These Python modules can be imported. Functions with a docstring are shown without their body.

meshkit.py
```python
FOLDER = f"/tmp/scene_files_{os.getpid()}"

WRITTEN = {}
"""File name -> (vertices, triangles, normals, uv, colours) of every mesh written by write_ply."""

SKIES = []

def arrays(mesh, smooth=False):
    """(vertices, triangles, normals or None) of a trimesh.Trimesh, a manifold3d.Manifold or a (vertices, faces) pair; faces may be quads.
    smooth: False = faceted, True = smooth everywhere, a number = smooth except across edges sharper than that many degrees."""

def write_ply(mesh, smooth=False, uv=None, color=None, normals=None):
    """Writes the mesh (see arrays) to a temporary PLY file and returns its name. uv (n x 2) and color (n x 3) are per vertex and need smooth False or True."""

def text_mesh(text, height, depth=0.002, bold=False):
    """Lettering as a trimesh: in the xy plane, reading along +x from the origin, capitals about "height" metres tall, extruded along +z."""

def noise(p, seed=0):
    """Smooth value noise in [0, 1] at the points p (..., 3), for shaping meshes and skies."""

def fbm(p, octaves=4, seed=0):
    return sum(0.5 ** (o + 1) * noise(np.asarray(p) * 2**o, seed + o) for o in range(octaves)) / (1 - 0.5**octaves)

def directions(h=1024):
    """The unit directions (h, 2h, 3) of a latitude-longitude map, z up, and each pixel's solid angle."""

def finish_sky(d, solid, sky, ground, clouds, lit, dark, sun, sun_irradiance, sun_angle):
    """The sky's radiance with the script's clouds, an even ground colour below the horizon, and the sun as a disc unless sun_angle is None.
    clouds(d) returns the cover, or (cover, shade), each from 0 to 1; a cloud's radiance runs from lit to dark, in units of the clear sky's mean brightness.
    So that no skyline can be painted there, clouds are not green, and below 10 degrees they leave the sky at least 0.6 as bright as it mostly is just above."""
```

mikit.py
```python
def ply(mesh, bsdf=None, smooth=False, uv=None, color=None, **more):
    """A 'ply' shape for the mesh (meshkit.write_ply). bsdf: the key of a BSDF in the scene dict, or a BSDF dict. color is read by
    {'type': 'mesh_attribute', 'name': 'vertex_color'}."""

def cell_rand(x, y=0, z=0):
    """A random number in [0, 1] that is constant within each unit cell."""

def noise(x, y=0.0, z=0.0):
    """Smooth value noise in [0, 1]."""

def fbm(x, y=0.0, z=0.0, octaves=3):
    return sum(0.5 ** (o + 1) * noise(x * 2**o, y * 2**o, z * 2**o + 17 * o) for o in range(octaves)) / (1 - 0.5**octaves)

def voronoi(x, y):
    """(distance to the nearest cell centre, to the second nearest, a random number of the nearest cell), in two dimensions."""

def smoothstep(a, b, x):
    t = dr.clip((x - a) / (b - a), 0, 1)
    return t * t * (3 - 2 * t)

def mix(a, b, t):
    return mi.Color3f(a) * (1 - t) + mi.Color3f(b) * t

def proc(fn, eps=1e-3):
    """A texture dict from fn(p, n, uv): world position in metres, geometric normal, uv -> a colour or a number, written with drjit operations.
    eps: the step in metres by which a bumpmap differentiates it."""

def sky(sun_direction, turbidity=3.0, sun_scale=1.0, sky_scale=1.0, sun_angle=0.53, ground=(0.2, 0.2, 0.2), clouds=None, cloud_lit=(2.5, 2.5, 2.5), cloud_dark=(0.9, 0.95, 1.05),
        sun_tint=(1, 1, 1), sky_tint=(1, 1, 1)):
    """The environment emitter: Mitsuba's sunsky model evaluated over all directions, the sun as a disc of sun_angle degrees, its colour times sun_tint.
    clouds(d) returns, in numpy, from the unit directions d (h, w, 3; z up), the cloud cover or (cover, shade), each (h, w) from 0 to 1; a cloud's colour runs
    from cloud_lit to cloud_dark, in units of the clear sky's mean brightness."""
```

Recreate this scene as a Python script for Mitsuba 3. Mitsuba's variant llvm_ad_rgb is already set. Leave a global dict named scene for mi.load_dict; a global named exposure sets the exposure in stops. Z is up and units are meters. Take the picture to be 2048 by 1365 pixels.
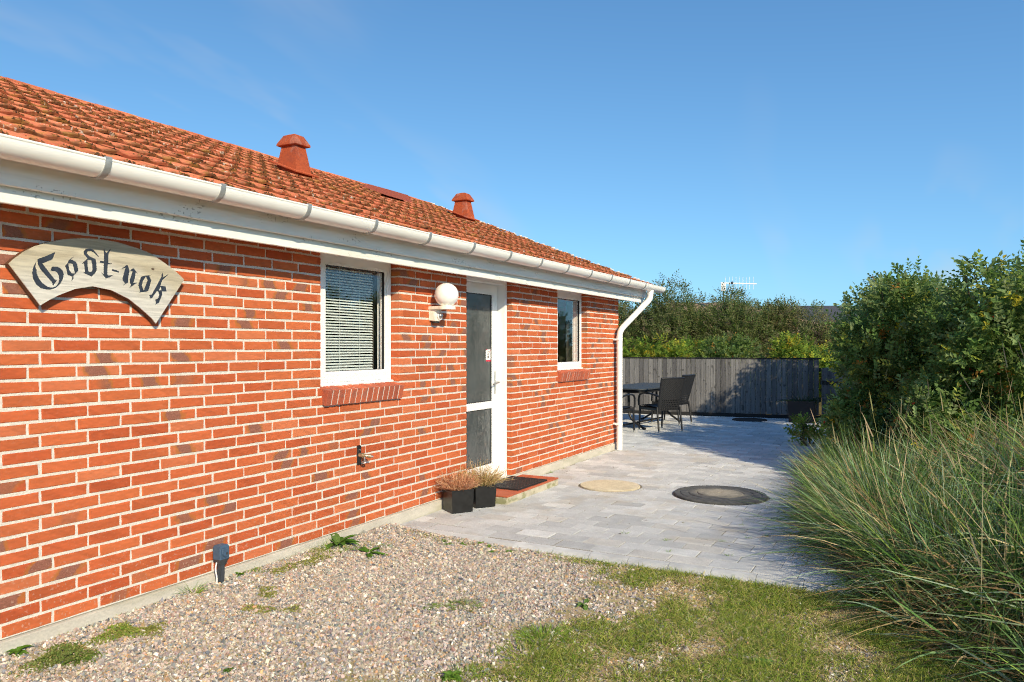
import math, numpy as np, trimesh, mitsuba as mi, drjit as dr, mikit, meshkit
from shapely.geometry import Polygon, box as sbox
from shapely.ops import unary_union
from shapely import affinity
import manifold3d as m3
from mikit import noise, fbm, voronoi, cell_rand, smoothstep, mix, proc

T = mi.ScalarTransform4f
R = np.random.default_rng
scene, labels = {}, {}

# ------------------------------------------------------------------ camera, sky, exposure
# x runs along the house wall (wall plane y = 0, house on the +y side), z = 0 is the top of the plinth
CAM = np.array([0.0, -3.743, 1.365])
TH = 0.489473
FWD = np.array([math.cos(TH), math.sin(TH), 0.0])
scene['camera'] = {'type': 'perspective', 'fov': 2 * math.degrees(math.atan(1024 / 1518.454)), 'fov_axis': 'x',
                   'principal_point_offset_x': 0.0, 'principal_point_offset_y': -9.5 / 1365,
                   'near_clip': 0.05, 'far_clip': 5000.0,
                   'to_world': T().look_at(origin=CAM.tolist(), target=(CAM + FWD).tolist(), up=[0, 0, 1])}


def sky_clouds(d):
    p = np.stack([d[..., 0] / np.maximum(d[..., 2] + 0.25, 0.05) * 1.3, d[..., 1] / np.maximum(d[..., 2] + 0.25, 0.05) * 4.5, d[..., 2] * 0], -1)
    a = meshkit.fbm(p * 1.6 + 3.7, 5, 3)
    b = meshkit.fbm(p * 0.5 + 9.1, 3, 8)
    return 0.32 * np.clip((a - 0.48) / 0.25, 0, 1) * np.clip((b - 0.44) / 0.16, 0, 1)


SUN = (-0.74, -1.0, 0.625)
scene['sky'] = mikit.sky(SUN, turbidity=2.5, clouds=sky_clouds, cloud_lit=(1.9, 1.9, 1.95), sun_tint=(0.96, 1.05, 1.15), sky_tint=(0.78, 1.15, 1.42))
exposure = 1.98

# ------------------------------------------------------------------ helpers


def put(key, mesh, bsdf, label=None, cat=None, group=None, kind=None, smooth=False, color=None, **more):
    base, k = key, 1
    while key in scene:
        key = f'{base}_{k:03d}'
        k += 1
    scene[key] = mesh if isinstance(mesh, dict) else mikit.ply(mesh, bsdf, smooth=smooth, color=color, **more)
    tag(key, label, cat, group, kind)
    return key


def tag(key, label=None, cat=None, group=None, kind=None):
    d = {a: b for a, b in (('label', label), ('category', cat), ('group', group), ('kind', kind)) if b}
    if d:
        labels[key] = {**labels.get(key, {}), **d}


def move(shape, to_world):
    return {**shape, 'to_world': to_world}


def B(x0, x1, y0, y1, z0, z1, ch=0.0):
    """a box, its edges chamfered by ch"""
    if ch <= 0:
        m = trimesh.creation.box((x1 - x0, y1 - y0, z1 - z0))
        m.apply_translation(((x0 + x1) / 2, (y0 + y1) / 2, (z0 + z1) / 2))
        return m
    pts = []
    for sx, a in ((x0, 1), (x1, -1)):
        for sy, b in ((y0, 1), (y1, -1)):
            for sz, c in ((z0, 1), (z1, -1)):
                pts += [(sx, sy + b * ch, sz + c * ch), (sx + a * ch, sy, sz + c * ch), (sx + a * ch, sy + b * ch, sz)]
    return trimesh.convex.convex_hull(np.array(pts))


def cat(ms):
    return trimesh.util.concatenate([m for m in ms if m is not None])


def frame_of(d):
    d = np.asarray(d, float)
    d = d / np.linalg.norm(d)
    a = np.cross(d, [0, 0, 1.0])
    if np.linalg.norm(a) < 1e-3:
        a = np.array([1.0, 0, 0])
    a /= np.linalg.norm(a)
    return a, np.cross(d, a), d


def tube(path, radii, n=8, caps=True, squash=1.0):
    path = np.asarray(path, float)
    radii = np.broadcast_to(radii, len(path))
    tang = np.gradient(path, axis=0)
    v, f = [], []
    a0 = None
    ang = np.arange(n) / n * 2 * np.pi
    for i, (p, t, r) in enumerate(zip(path, tang, radii)):
        t = t / max(np.linalg.norm(t), 1e-9)
        if a0 is None:
            a, b, _ = frame_of(t)
        else:
            a = a0 - t * np.dot(a0, t)
            a /= max(np.linalg.norm(a), 1e-9)
            b = np.cross(t, a)
        a0 = a
        v.append(p + r * (np.cos(ang)[:, None] * a + squash * np.sin(ang)[:, None] * b))
    v = np.vstack(v)
    for i in range(len(path) - 1):
        for k in range(n):
            q, w = i * n + k, i * n + (k + 1) % n
            f += [(q, w, w + n), (q, w + n, q + n)]
    if caps:
        for base, flip in ((0, True), ((len(path) - 1) * n, False)):
            c = len(v)
            v = np.vstack([v, v[base:base + n].mean(0)])
            for k in range(n):
                q, w = base + k, base + (k + 1) % n
                f.append((w, q, c) if flip else (q, w, c))
    return trimesh.Trimesh(v, np.array(f), process=False)


def bend(pts, rad, k=6):
    """a polyline with rounded corners"""
    pts = [np.asarray(p, float) for p in pts]
    out = [pts[0]]
    for a, b, c in zip(pts, pts[1:], pts[2:]):
        u, w = a - b, c - b
        r = min(rad, np.linalg.norm(u) * .45, np.linalg.norm(w) * .45)
        p, q = b + u / np.linalg.norm(u) * r, b + w / np.linalg.norm(w) * r
        for t in np.linspace(0, 1, k):
            out.append((1 - t) ** 2 * p + 2 * t * (1 - t) * b + t * t * q)
    out.append(pts[-1])
    return np.array(out)


def lathe(prof, n=32):
    return trimesh.creation.revolve(np.asarray(prof, float), sections=n)


def prism_xz(poly, y0, y1):
    """a shapely polygon in (x, z), extruded from y0 to y1 (y0 < y1)"""
    out = []
    for g in getattr(poly, 'geoms', [poly]):
        if g.area < 1e-9:
            continue
        m = trimesh.creation.extrude_polygon(g, y1 - y0, engine='earcut')
        v = m.vertices.copy()
        m = trimesh.Trimesh(np.stack([v[:, 0], y1 - v[:, 2], v[:, 1]], 1), m.faces, process=False)
        out.append(m)
    return cat(out)


def prism_yz(poly, x0, x1):
    m = trimesh.creation.extrude_polygon(poly, x1 - x0, engine='earcut')
    v = m.vertices
    return trimesh.Trimesh(np.stack([v[:, 2] + x0, v[:, 0], v[:, 1]], 1), m.faces, process=False)


def rot(m, deg, axis, point=(0, 0, 0)):
    m.apply_transform(trimesh.transformations.rotation_matrix(math.radians(deg), axis, point))
    return m


def shift(m, *d):
    m = m.copy()
    m.apply_translation(d)
    return m


def bsdf(key, **kw):
    scene[key] = {'type': 'twosided', 'bsdf': {'type': 'principled', **kw}}
    return key


def bumped(key, fn, eps=1e-3, **kw):
    scene[key] = {'type': 'twosided', 'bsdf': {'type': 'bumpmap', 'arbitrary': proc(fn, eps), 'scale': 1.0, 'bsdf': {'type': 'principled', **kw}}}
    return key


def rgb(r, g, b):
    return {'type': 'rgb', 'value': [r, g, b]}


VC = {'type': 'mesh_attribute', 'name': 'vertex_color'}

# ------------------------------------------------------------------ materials
BX, BZ = 0.24, 0.2 / 3
X0 = 2.1718


def brick_ids(p):
    row = dr.floor(p.z / BZ)
    m4 = row - 4 * dr.floor(row / 4)
    off = dr.select(m4 == 0, 0.06, dr.select(m4 == 2, -0.06, 0.0))
    q = (p.x - X0 - off) / BX
    i = dr.floor(q)
    return row, i, q - i, p.z / BZ - row


def brick_col(p, n, uv):
    row, i, fx, fz = brick_ids(p)
    r1, r2, r3, r4 = cell_rand(i, row, 1), cell_rand(i, row, 2), cell_rand(i, row, 3), cell_rand(i, row, 4)
    c = mix((0.44, 0.090, 0.033), (0.56, 0.146, 0.054), r1)
    c = c * (0.88 + 0.17 * cell_rand(i, row, 9))
    c = mix(c, mi.Color3f(0.60, 0.20, 0.095), 0.5 * smoothstep(0.88, 0.9, cell_rand(i, row, 12)))
    g = fbm(p.x * 40, p.y * 40, p.z * 90, 3)
    c = c * (0.86 + 0.28 * g)
    # diagonal creases of the hand-made brick
    cr = smoothstep(0.62, 0.7, noise(fx * 3 + r2 * 40 + fz * 1.6, row * 7.3, i * 3.1))
    c = mix(c, c * 0.86, cr * 0.7)
    # burnt patches on some bricks, more in clusters
    cl = noise(p.x * 1.1 + 5, p.z * 1.7, 2.0)
    on = smoothstep(0.0, 0.05, r3 - 0.90 + 0.20 * smoothstep(0.5, 0.8, cl))
    pos = 0.25 + 0.5 * r4
    w = 0.16 + 0.22 * r2
    d = dr.abs(fx + (r1 - 0.5) * 0.5 * fz + 0.18 * (fbm(p.x * 30, p.z * 30, 3.0, 3) - 0.5) - pos) / w
    ring = on * (1 - smoothstep(0.95, 1.25, d))
    core = on * (1 - smoothstep(0.62, 0.9, d))
    c = mix(c, mi.Color3f(0.36, 0.135, 0.035), ring * 0.75)
    spk = fbm(p.x * 230, p.z * 230, 5.0, 2)
    c = mix(c, mix((0.17, 0.075, 0.055), (0.31, 0.13, 0.105), spk), core * 0.9)
    # specks of mortar and dust low down on the wall
    sp = smoothstep(0.80, 0.86, noise(p.x * 130, p.z * 130, p.y * 50)) * (0.12 + 0.6 * smoothstep(0.45, 0.0, p.z))
    return mix(c, mi.Color3f(0.6, 0.45, 0.36), sp * 0.55)


def brick_bump(p, n, uv):
    return 0.0012 * fbm(p.x * 90, p.y * 90, p.z * 140, 3) + 0.0012 * noise(p.x * 22, p.z * 50, p.y * 22)


bumped('mat_brick', brick_bump, 1.5e-3, base_color=proc(brick_col), roughness=0.85, specular=0.3)


def mortar_col(p, n, uv):
    g = fbm(p.x * 60, p.y * 60, p.z * 60, 3)
    c = mix((0.54, 0.515, 0.475), (0.66, 0.635, 0.59), g)
    s = smoothstep(0.62, 0.75, noise(p.x * 150, p.z * 150, 4.0))
    return mix(c, mi.Color3f(0.76, 0.74, 0.71), s * 0.45) * (0.93 + 0.14 * fbm(p.x * 1.3, p.z * 1.3, 2.0, 3))


bumped('mat_mortar', lambda p, n, uv: 0.003 * fbm(p.x * 130, p.y * 130, p.z * 130, 3), 1.5e-3, base_color=proc(mortar_col), roughness=0.95, specular=0.2)


def sill_col(p, n, uv):
    i = dr.floor((p.x - 4.146) / 0.066)
    r = cell_rand(i, 3, 1)
    c = mix((0.34, 0.085, 0.050), (0.50, 0.125, 0.062), r)
    c = mix(c, mi.Color3f(0.25, 0.115, 0.09), 0.6 * smoothstep(0.45, 0.75, fbm(p.x * 25 + i, p.y * 18, p.z * 18, 3)))
    return c * (0.8 + 0.4 * fbm(p.x * 120, p.y * 120, p.z * 120, 3))


bumped('mat_sill_brick', brick_bump, 1.5e-3, base_color=proc(sill_col), roughness=0.85, specular=0.3)


def concrete_col(p, n, uv):
    g = fbm(p.x * 7, p.y * 7, p.z * 14, 4)
    c = mix((0.44, 0.42, 0.375), (0.60, 0.575, 0.52), g)
    c = c * (0.85 + 0.3 * fbm(p.x * 120, p.y * 120, p.z * 120, 3))
    return mix(c, mi.Color3f(0.30, 0.30, 0.20), 0.35 * smoothstep(0.52, 0.7, fbm(p.x * 3.1, p.y * 3.1, p.z * 9, 4)))


bumped('mat_concrete', lambda p, n, uv: 0.0025 * fbm(p.x * 70, p.y * 70, p.z * 70, 4), 1.5e-3, base_color=proc(concrete_col), roughness=0.92, specular=0.2)


def old_concrete_col(p, n, uv):
    c = mix((0.30, 0.27, 0.20), (0.62, 0.58, 0.48), fbm(p.x * 14, p.y * 14, p.z * 22, 4))
    return mix(c, mi.Color3f(0.20, 0.21, 0.08), 0.7 * smoothstep(0.5, 0.68, fbm(p.x * 9 + 4, p.y * 9, p.z * 15, 4)))


bumped('mat_old_concrete', lambda p, n, uv: 0.006 * fbm(p.x * 40, p.y * 40, p.z * 40, 4), 1.5e-3, base_color=proc(old_concrete_col), roughness=0.95, specular=0.2)


def wood_paint_col(p, n, uv):
    c = mi.Color3f(0.80, 0.795, 0.77) * (0.95 + 0.08 * fbm(p.x * 2, p.y * 9, p.z * 60, 3))
    # flies' dirt, sap and chipped paint
    k = smoothstep(0.78, 0.86, noise(p.x * 90, p.z * 130, 1.0)) * smoothstep(0.72, 0.86, noise(p.x * 7, p.z * 22, 7.0))
    c = mix(c, mi.Color3f(0.22, 0.21, 0.20), 0.6 * k)
    return mix(c, mi.Color3f(0.55, 0.56, 0.48), 0.35 * smoothstep(0.55, 0.72, fbm(p.x * 1.7, p.z * 22, 9.0, 4)))


def wood_paint_bump(p, n, uv):
    return 0.0022 * fbm(p.x * 9, p.y * 120, p.z * 150 + 2.5 * noise(p.x * 2.2, p.z * 6, 1.0), 3)


bumped('mat_white_wood', wood_paint_bump, 1.2e-3, base_color=proc(wood_paint_col), roughness=0.55, specular=0.4)


def gutter_col(p, n, uv):
    c = mi.Color3f(0.86, 0.86, 0.85) * (0.97 + 0.05 * fbm(p.x * 3, p.y * 9, p.z * 9, 3))
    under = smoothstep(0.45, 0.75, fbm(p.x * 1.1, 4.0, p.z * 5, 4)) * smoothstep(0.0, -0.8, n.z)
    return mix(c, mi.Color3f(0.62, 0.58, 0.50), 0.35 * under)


bsdf('mat_white_plastic', base_color=proc(gutter_col), roughness=0.3, specular=0.5)
bsdf('mat_white_frame', base_color=proc(lambda p, n, uv: mi.Color3f(0.82, 0.825, 0.83) * (0.97 + 0.05 * fbm(p.x * 5, p.y * 5, p.z * 5, 3))), roughness=0.28, specular=0.5)
bsdf('mat_cream_plastic', base_color=rgb(0.80, 0.78, 0.70), roughness=0.35, specular=0.5)
bsdf('mat_opal_glass', base_color=rgb(0.86, 0.86, 0.86), roughness=0.12, specular=0.5, clearcoat=0.6, clearcoat_gloss=0.95)
bsdf('mat_zinc', base_color=proc(lambda p, n, uv: mix((0.26, 0.28, 0.29), (0.46, 0.48, 0.49), fbm(p.x * 50, p.y * 50, p.z * 50, 3))), roughness=0.5, specular=0.5, metallic=0.4)
bsdf('mat_gasket', base_color=rgb(0.02, 0.02, 0.022), roughness=0.5)
bsdf('mat_steel', base_color=rgb(0.55, 0.56, 0.57), roughness=0.3, metallic=0.9)
bsdf('mat_black_metal', base_color=rgb(0.015, 0.016, 0.018), roughness=0.35, specular=0.5)
bsdf('mat_brass', base_color=rgb(0.55, 0.47, 0.32), roughness=0.35, metallic=0.8)
bsdf('mat_blind', base_color=rgb(0.62, 0.69, 0.68), roughness=0.45, specular=0.4)
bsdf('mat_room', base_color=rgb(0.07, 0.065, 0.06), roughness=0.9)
scene['mat_pane'] = {'type': 'thindielectric', 'int_ior': 1.52}


def door_glass_bump(p, n, uv):
    return 0.0022 * noise(p.x * 190 + 3 * noise(p.x * 9, p.z * 5, 1.0), p.z * 34, 3.0) + 0.0030 * noise(p.x * 95 + 5, p.z * 11, 8.0)


def door_glass_col(p, n, uv):
    return mix((0.036, 0.046, 0.050), (0.095, 0.110, 0.118), fbm(p.x * 6, p.z * 3, 3.0, 3))


bumped('mat_door_glass', door_glass_bump, 1.2e-3, base_color=proc(door_glass_col), roughness=0.10, specular=0.95)


def roof_s(p):
    s = (p.y + 0.404) * 1.0748 / 0.346
    r = dr.floor(s)
    return r, s - r


def tile_col(p, n, uv):
    r, f = roof_s(p)
    i = dr.floor((p.x - 0.12) / 0.3)
    t = cell_rand(i, r, 5)
    c = mix((0.41, 0.112, 0.056), (0.53, 0.165, 0.085), t)
    g = fbm(p.x * 60, p.y * 60, p.z * 60, 3)
    c = c * (0.8 + 0.4 * g)
    # lichen and moss that sit along the lower edge of each course
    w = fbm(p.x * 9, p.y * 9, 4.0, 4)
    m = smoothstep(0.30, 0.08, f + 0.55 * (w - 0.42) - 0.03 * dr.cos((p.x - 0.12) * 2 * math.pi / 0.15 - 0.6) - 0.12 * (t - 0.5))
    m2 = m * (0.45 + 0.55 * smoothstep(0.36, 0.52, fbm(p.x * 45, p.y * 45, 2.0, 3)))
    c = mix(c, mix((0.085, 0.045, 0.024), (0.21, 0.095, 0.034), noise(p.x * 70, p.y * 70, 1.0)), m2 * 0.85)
    ye = smoothstep(0.66, 0.74, fbm(p.x * 11 + 7, p.y * 11, 6.0, 3))
    c = mix(c, mi.Color3f(0.33, 0.19, 0.035), ye * 0.35)
    sp = smoothstep(0.86, 0.90, noise(p.x * 60, p.y * 60, 3.0)) * smoothstep(0.62, 0.75, noise(p.x * 6, p.y * 6, 8.0))
    return mix(c, mi.Color3f(0.62, 0.55, 0.47), sp * 0.8)


bumped('mat_roof_tile', lambda p, n, uv: 0.004 * fbm(p.x * 70, p.y * 70, p.z * 70, 3), 2e-3, base_color=proc(tile_col), roughness=0.9, specular=0.2)
bsdf('mat_moss', base_color=VC, roughness=1.0, specular=0.1)


def vent_col(p, n, uv):
    c = mix((0.32, 0.062, 0.024), (0.42, 0.092, 0.034), fbm(p.x * 40, p.y * 40, p.z * 40, 3))
    c = mix(c, mi.Color3f(0.20, 0.050, 0.036), 0.5 * smoothstep(0.5, 0.7, fbm(p.x * 9, p.y * 9, p.z * 9, 4)))
    return mix(c, mi.Color3f(0.48, 0.30, 0.25), 0.22 * smoothstep(0.6, 0.7, fbm(p.x * 11 + 3, p.y * 11, p.z * 5, 3)))


bumped('mat_roof_vent', lambda p, n, uv: 0.0012 * fbm(p.x * 130, p.y * 130, p.z * 130, 3), 2e-3, base_color=proc(vent_col), roughness=0.8, specular=0.3)
bsdf('mat_roof_hatch', base_color=rgb(0.27, 0.066, 0.038), roughness=0.6)


def sign_col(p, n, uv):
    ring = noise(p.x * 1.2, p.z * 26 + 3 * noise(p.x * 3, p.z * 3, 1.0), 2.0)
    fine = fbm(p.x * 14, p.z * 160, 5.0, 3)
    c = mix((0.36, 0.32, 0.24), (0.55, 0.515, 0.42), ring)
    c = c * (0.78 + 0.44 * fine)
    # greyer and whiter towards the lower rim, ochre at the top
    hz = dr.sqrt(dr.square(p.x - 2.42) + dr.square(p.z - 1.2))
    c = mix(c, mi.Color3f(0.57, 0.565, 0.55) * (0.75 + 0.5 * fine), 0.85 * smoothstep(0.62, 0.50, hz + 0.10 * (noise(p.x * 9, p.z * 9, 2.0) - 0.5) - 0.10 * smoothstep(0.25, 0.45, dr.abs(p.x - 2.45))))
    k = dr.sqrt(dr.square(p.x - 2.745) + dr.square((p.z - 1.785) * 1.6))
    return mix(c, mi.Color3f(0.07, 0.045, 0.03), 0.9 * smoothstep(0.013, 0.007, k))


bumped('mat_sign_wood', lambda p, n, uv: 0.002 * fbm(p.x * 16, p.y * 40, p.z * 170, 3), 1.5e-3, base_color=proc(sign_col), roughness=0.75, specular=0.3)
bsdf('mat_sign_edge', base_color=rgb(0.085, 0.040, 0.022), roughness=0.7)
bsdf('mat_sign_letter', base_color=proc(lambda p, n, uv: mix((0.014, 0.020, 0.034), (0.038, 0.050, 0.075), fbm(p.x * 60, p.z * 60, 1.0, 3))), roughness=0.6)


def paver_col(p, n, uv):
    row = dr.floor((p.x - 5.03) / 0.172)
    q = p.y / 0.28 + 0.5 * (row - 2 * dr.floor(row / 2)) + 0.16 * cell_rand(row, 3, 1)
    i = dr.floor(q)
    t = cell_rand(i, row, 2)
    c = mix((0.35, 0.367, 0.385), (0.56, 0.578, 0.595), t * t * 0.6 + 0.4 * cell_rand(i, row, 5))
    c = mix(c, mi.Color3f(0.45, 0.43, 0.395), 0.4 * smoothstep(0.88, 0.92, cell_rand(i, row, 8)))
    c = c * (0.86 + 0.28 * fbm(p.x * 9, p.y * 9, 2.0, 4))
    c = c * (0.85 + 0.3 * fbm(p.x * 150, p.y * 150, 1.0, 2))
    # sand washed along the joints
    return mix(c, mi.Color3f(0.36, 0.32, 0.26), 0.35 * smoothstep(0.6, 0.75, fbm(p.x * 2.3, p.y * 2.3, 5.0, 4)))


bumped('mat_paver', lambda p, n, uv: 0.0016 * fbm(p.x * 110, p.y * 110, 3.0, 3) + 0.001 * noise(p.x * 14, p.y * 14, 1.0), 2e-3, base_color=proc(paver_col), roughness=0.88, specular=0.3)
bumped('mat_kerb', lambda p, n, uv: 0.0016 * fbm(p.x * 110, p.y * 110, p.z * 110, 3), 2e-3,
       base_color=proc(lambda p, n, uv: mi.Color3f(0.47, 0.49, 0.51) * (0.8 + 0.4 * fbm(p.x * 12, p.y * 12, p.z * 30, 4)) * (0.9 + 0.2 * cell_rand(dr.floor(p.y / 0.28), 1, 1))), roughness=0.9, specular=0.3)
bsdf('mat_joint_sand', base_color=proc(lambda p, n, uv: mix((0.16, 0.14, 0.11), (0.27, 0.25, 0.2), fbm(p.x * 30, p.y * 30, 1.0, 3))), roughness=1.0)


def soil_col(p, n, uv):
    g = fbm(p.x * 6, p.y * 6, 1.0, 4)
    c = mix((0.30, 0.23, 0.14), (0.48, 0.39, 0.25), g)
    c = c * (0.7 + 0.6 * fbm(p.x * 120, p.y * 120, 3.0, 3))
    return mix(c, mi.Color3f(0.20, 0.22, 0.06), 0.5 * smoothstep(0.45, 0.65, fbm(p.x * 11, p.y * 11, 9.0, 4)))


bumped('mat_soil', lambda p, n, uv: 0.008 * fbm(p.x * 70, p.y * 70, p.z * 70, 3), 2e-3, base_color=proc(soil_col), roughness=1.0, specular=0.1)
bsdf('mat_bank_soil', base_color=proc(lambda p, n, uv: mix((0.06, 0.055, 0.022), (0.14, 0.11, 0.05), fbm(p.x * 8, p.y * 8, p.z * 8, 4))), roughness=1.0, specular=0.1)
bsdf('mat_far_ground', base_color=proc(lambda p, n, uv: mix((0.08, 0.09, 0.03), (0.22, 0.19, 0.09), fbm(p.x * 0.2, p.y * 0.2, 1.0, 4))), roughness=1.0, specular=0.1)
bsdf('mat_gravel', base_color=VC, roughness=0.8, specular=0.35)
scene['mat_leaf'] = {'type': 'principledthin', 'base_color': VC, 'roughness': 0.34, 'diff_trans': 1.15, 'eta': 1.4}
scene['mat_grass'] = {'type': 'principledthin', 'base_color': VC, 'roughness': 0.4, 'diff_trans': 0.8, 'eta': 1.4}
bsdf('mat_bark', base_color=proc(lambda p, n, uv: mix((0.05, 0.035, 0.022), (0.16, 0.12, 0.08), fbm(p.x * 30, p.y * 30, p.z * 60, 3))), roughness=0.95)
bsdf('mat_hip', base_color=rgb(0.50, 0.045, 0.015), roughness=0.35, specular=0.5)
bsdf('mat_step_tile', base_color=proc(lambda p, n, uv: mix((0.36, 0.085, 0.042), (0.50, 0.135, 0.065), fbm(p.x * 14, p.y * 14, 1.0, 4)) * (0.85 + 0.3 * fbm(p.x * 120, p.y * 120, 1.0, 3))), roughness=0.6, specular=0.4)
bsdf('mat_rubber', base_color=rgb(0.018, 0.019, 0.022), roughness=0.6, specular=0.4)
bsdf('mat_glazed_black', base_color=proc(lambda p, n, uv: mi.Color3f(0.016, 0.017, 0.018) * (0.6 + 0.9 * fbm(p.x * 25, p.y * 25, p.z * 25, 3))), roughness=0.22, specular=0.4)
bsdf('mat_pot_soil', base_color=rgb(0.03, 0.022, 0.015), roughness=1.0)
bsdf('mat_blue_box', base_color=proc(lambda p, n, uv: mi.Color3f(0.055, 0.10, 0.17) * (0.8 + 0.4 * fbm(p.x * 40, p.y * 40, p.z * 40, 3))), roughness=0.45, specular=0.4)
bsdf('mat_dark_grey', base_color=rgb(0.045, 0.055, 0.068), roughness=0.5, specular=0.4)
bsdf('mat_cover_sand', base_color=proc(lambda p, n, uv: mix((0.42, 0.36, 0.25), (0.58, 0.52, 0.40), fbm(p.x * 25, p.y * 25, 1.0, 4)) * (0.85 + 0.3 * fbm(p.x * 160, p.y * 160, 1.0, 2))), roughness=0.95, specular=0.2)


def black_cover_col(p, n, uv):
    d = dr.sqrt(dr.square(p.x - 7.46) + dr.square(p.y + 2.06))
    c = mix((0.045, 0.047, 0.05), (0.115, 0.118, 0.12), fbm(p.x * 30, p.y * 30, 1.0, 4))
    m = smoothstep(0.30, 0.10, d + 0.12 * (fbm(p.x * 14, p.y * 14, 4.0, 4) - 0.5))
    c = mix(c, mi.Color3f(0.34, 0.31, 0.25) * (0.7 + 0.6 * fbm(p.x * 60, p.y * 60, 2.0, 3)), m * 0.85)
    return c


bsdf('mat_cover_black', base_color=proc(black_cover_col), roughness=0.75, specular=0.3)


def plank_col(p, n, uv):
    i = dr.floor((p.y + 5) / 0.0985)
    t = cell_rand(i, 1, 1)
    c = mix((0.085, 0.085, 0.092), (0.225, 0.225, 0.23), t * 0.75 + 0.25 * cell_rand(i, 4, 2))
    c = c * (0.72 + 0.56 * fbm(p.y * 130 + i, p.x * 130, p.z * 5, 3))
    c = c * (0.8 + 0.4 * noise(p.y * 60, p.z * 1.3, i * 3.0))
    return mix(c, mi.Color3f(0.05, 0.05, 0.05), 0.7 * smoothstep(0.86, 0.9, noise(p.y * 30, p.z * 14, i * 3.0)))


bumped('mat_plank', lambda p, n, uv: 0.003 * fbm(p.y * 140, p.x * 140, p.z * 5, 3), 2e-3, base_color=proc(plank_col), roughness=0.85, specular=0.25)
bsdf('mat_dark_timber', base_color=rgb(0.012, 0.012, 0.013), roughness=0.7)
bsdf('mat_wicker', base_color=proc(lambda p, n, uv: mi.Color3f(0.016, 0.017, 0.02) * (0.6 + 0.8 * noise(p.x * 120, p.y * 120, p.z * 120))), roughness=0.4, specular=0.5)
bsdf('mat_thatch', base_color=proc(lambda p, n, uv: mix((0.20, 0.135, 0.095), (0.38, 0.27, 0.20), fbm(p.x * 2, p.y * 2, p.z * 9, 4))), roughness=1.0, specular=0.1)
bsdf('mat_slate', base_color=proc(lambda p, n, uv: mix((0.045, 0.050, 0.065), (0.075, 0.08, 0.10), fbm(p.x * 1.5, p.y * 1.5, p.z * 4, 3))), roughness=0.6, specular=0.3)
bsdf('mat_render_white', base_color=rgb(0.7, 0.69, 0.66), roughness=0.9)
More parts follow.
